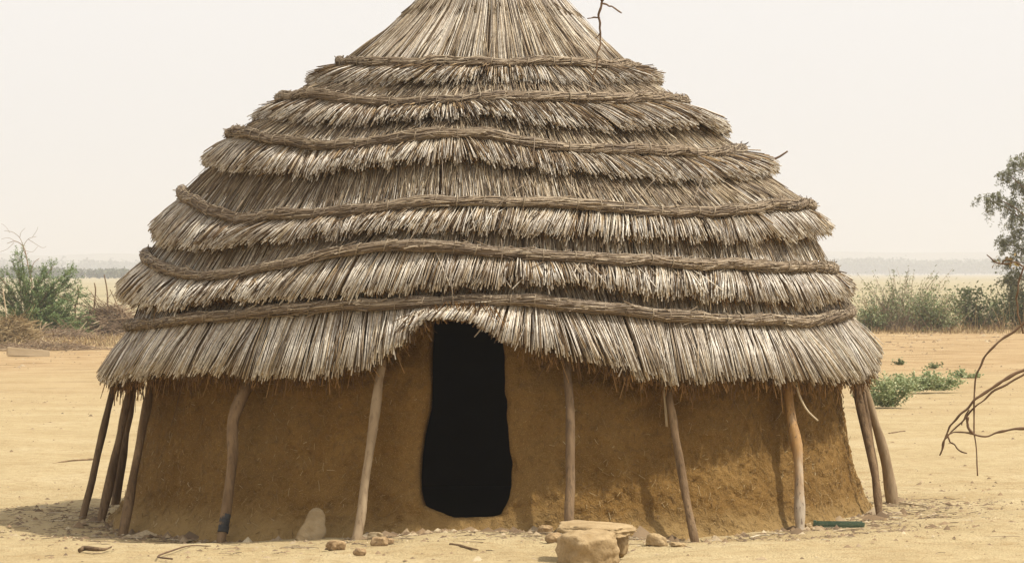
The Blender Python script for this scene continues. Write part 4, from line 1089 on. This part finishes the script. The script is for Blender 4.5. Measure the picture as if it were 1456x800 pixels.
tl('limb', [np.array([.0, 0, 1.1]), np.array([-.45, 0, 1.42]), np_(1500, 502), np_(1456, 526), np_(1430, 539), np_(1407, 554), np_(1385, 569), np_(1366, 588), np_(1351, 605), np_(1343, 624), np_(1336, 647)], .0092, .0030, 56)
tl('twig', [np_(1470, 523), np_(1440, 541), np_(1412, 556), np_(1390, 575), np_(1370, 597), np_(1352, 614), np_(1341, 628), np_(1338, 645)], .0058, .0027)
tl('twig', [np_(1378, 582), np_(1371, 596), np_(1367, 604)], .0042, .0028)
tl('limb', [np.array([.02, 0, .75]), np.array([-.5, 0, .95]), np_(1500, 600), np_(1456, 609), np_(1430, 612), np_(1404, 620), np_(1381, 616), np_(1358, 614), np_(1347, 618)], .0078, .0032, 44)
tl('twig', [np_(1384, 617), np_(1376, 606), np_(1375, 599), np_(1376, 592)], .0062, .0058)
tl('twig', [np_(1347, 618), np_(1351, 628), np_(1361, 637), np_(1375, 644)], .0040, .0026)
tl('limb', [np.array([-.02, 0, 1.7]), np.array([-.5, 0, 1.8]), np_(1490, 436), np_(1456, 459), np_(1426, 481), np_(1400, 507), np_(1388, 534), np_(1385, 571), np_(1385, 601), np_(1388, 635), np_(1390, 676)], .0062, .0027, 56)
tl('limb', [np.array([-.02, 0, 1.95]), np.array([-.5, 0, 2.0]), np_(1490, 376), np_(1456, 379), np_(1442, 372), np_(1426, 375), np_(1414, 372), np_(1403, 362)], .0062, .0024, 40)
tl('twig', [np_(1456, 379), np_(1448, 402), np_(1445, 424), np_(1447, 446), np_(1455, 474)], .0042, .0034)
tl('twig', [np_(1424, 375), np_(1430, 369), np_(1439, 370)], .0036, .0026)
lc = np.concatenate([np_(1415, 373) + RNG.normal(0, .010, (7, 3)), np_(1440, 371) + RNG.normal(0, .012, (9, 3))])
link('withered_leaves', leaf_mesh('withered_leaves', lc, .028, .012), leaf_material('withered leaf', [(0, (.10, .06, .02)), (1, (.28, .2, .06))]), bt, 'stuff')

# ------------------------------------------------------------------ the far distance
def far_wood(name, x0, x1, Y, n, hmin, hmax, label, leaf, depth):
    C = []
    for _ in range(n):
        x = RNG.uniform(x0, x1); y = Y + RNG.uniform(0, depth); h = (hmin + (hmax - hmin) * (.5 + .5 * float(vnoise(np.array([x / (hmax * 3.2)]), np.array([Y * .01]), 91)[0])) * RNG.uniform(.5, 1.15)); w = h * RNG.uniform(.8, 1.5)
        k = int(90 + 60 * RNG.random())
        d = norm(RNG.normal(0, 1, (k, 3))) * (RNG.random((k, 1)) ** .4)
        d = d * (1 + .35 * np.sin(d[:, :1] * 7 + x) * np.cos(d[:, 2:] * 6))
        C.append(np.stack([x + d[:, 0] * w * .5, y + d[:, 1] * w * .5, np.maximum(h * .55 + d[:, 2] * h * .5, .1)], -1))
    o = link(name, leaf_mesh(name, np.concatenate(C), leaf, leaf * .8), M['leaf_far']); tag(o, label, 'trees', kind='stuff')
far_wood('far_wood', 260, 1000, 3300, 800, 9.0, 19.5, 'hazy belt of trees across the field on the right', 2.6, 500)
far_wood('far_wood', -1000, 260, 3350, 440, 9.0, 17.0, 'hazy belt of trees behind the hut', 3.0, 400)
far_wood('scrub_belt', -330, -55, 1100, 420, 2.2, 5.2, 'hazy scrub belt behind the stakes on the left', .9, 160)
far_wood('scrub_belt', 20, 60, 900, 60, .6, 1.4, 'faint low scrub line in the field on the right', .5, 60)

xs = np.linspace(-2300, 2300, 121); 
hz_ = 30 + 14 * vnoise(xs / 340, xs * 0, 71) + 5 * vnoise(xs / 110, xs * 0, 72)
prof = [(-420, -1.0), (-250, .35), (0, 1.0), (300, .4), (500, -1.0)]
V = np.concatenate([np.stack([xs, np.full(121, 5400 + dy) + 60 * vnoise(xs / 200, xs * 0 + dy, 5), np.where(f > 0, hz_ * f, -.5)], -1) for dy, f in prof])
i = np.arange(4)[:, None] * 121; s = np.arange(120)[None]
hl = link('hills', mesh_np('hills', V, np.stack([i + s, i + s + 1, i + 121 + s + 1, i + 121 + s], -1).reshape(-1, 4), smooth=True), M['hill'])
tag(hl, kind='structure')

# the dusty air: one closed box of even haze round the camera and the whole place
hb = bmesh.new(); bmesh.ops.create_cube(hb, size=1.0)
lo, hi = Vector((-4700, -150, -1.6)), Vector((4700, 9300, 62))
for v in hb.verts: v.co = Vector([lo[i] + (v.co[i] + .5) * (hi[i] - lo[i]) for i in range(3)])
me = bpy.data.meshes.new('haze'); hb.to_mesh(me); hb.free()
hm = bpy.data.materials.new('dusty air'); hm.use_nodes = True
hn = hm.node_tree; hn.nodes.remove(hn.nodes['Principled BSDF'])
pv = hn.nodes.new('ShaderNodeVolumePrincipled'); pv.inputs['Density'].default_value = 0.00045
pv.inputs['Color'].default_value = (0.74, 0.74, 0.76, 1); pv.inputs['Anisotropy'].default_value = 0.2
hn.links.new(pv.outputs[0], hn.nodes['Material Output'].inputs['Volume'])
hz_o = link('haze', me, hm); tag(hz_o, 'pale dusty haze hanging over the plain', 'haze', kind='stuff')
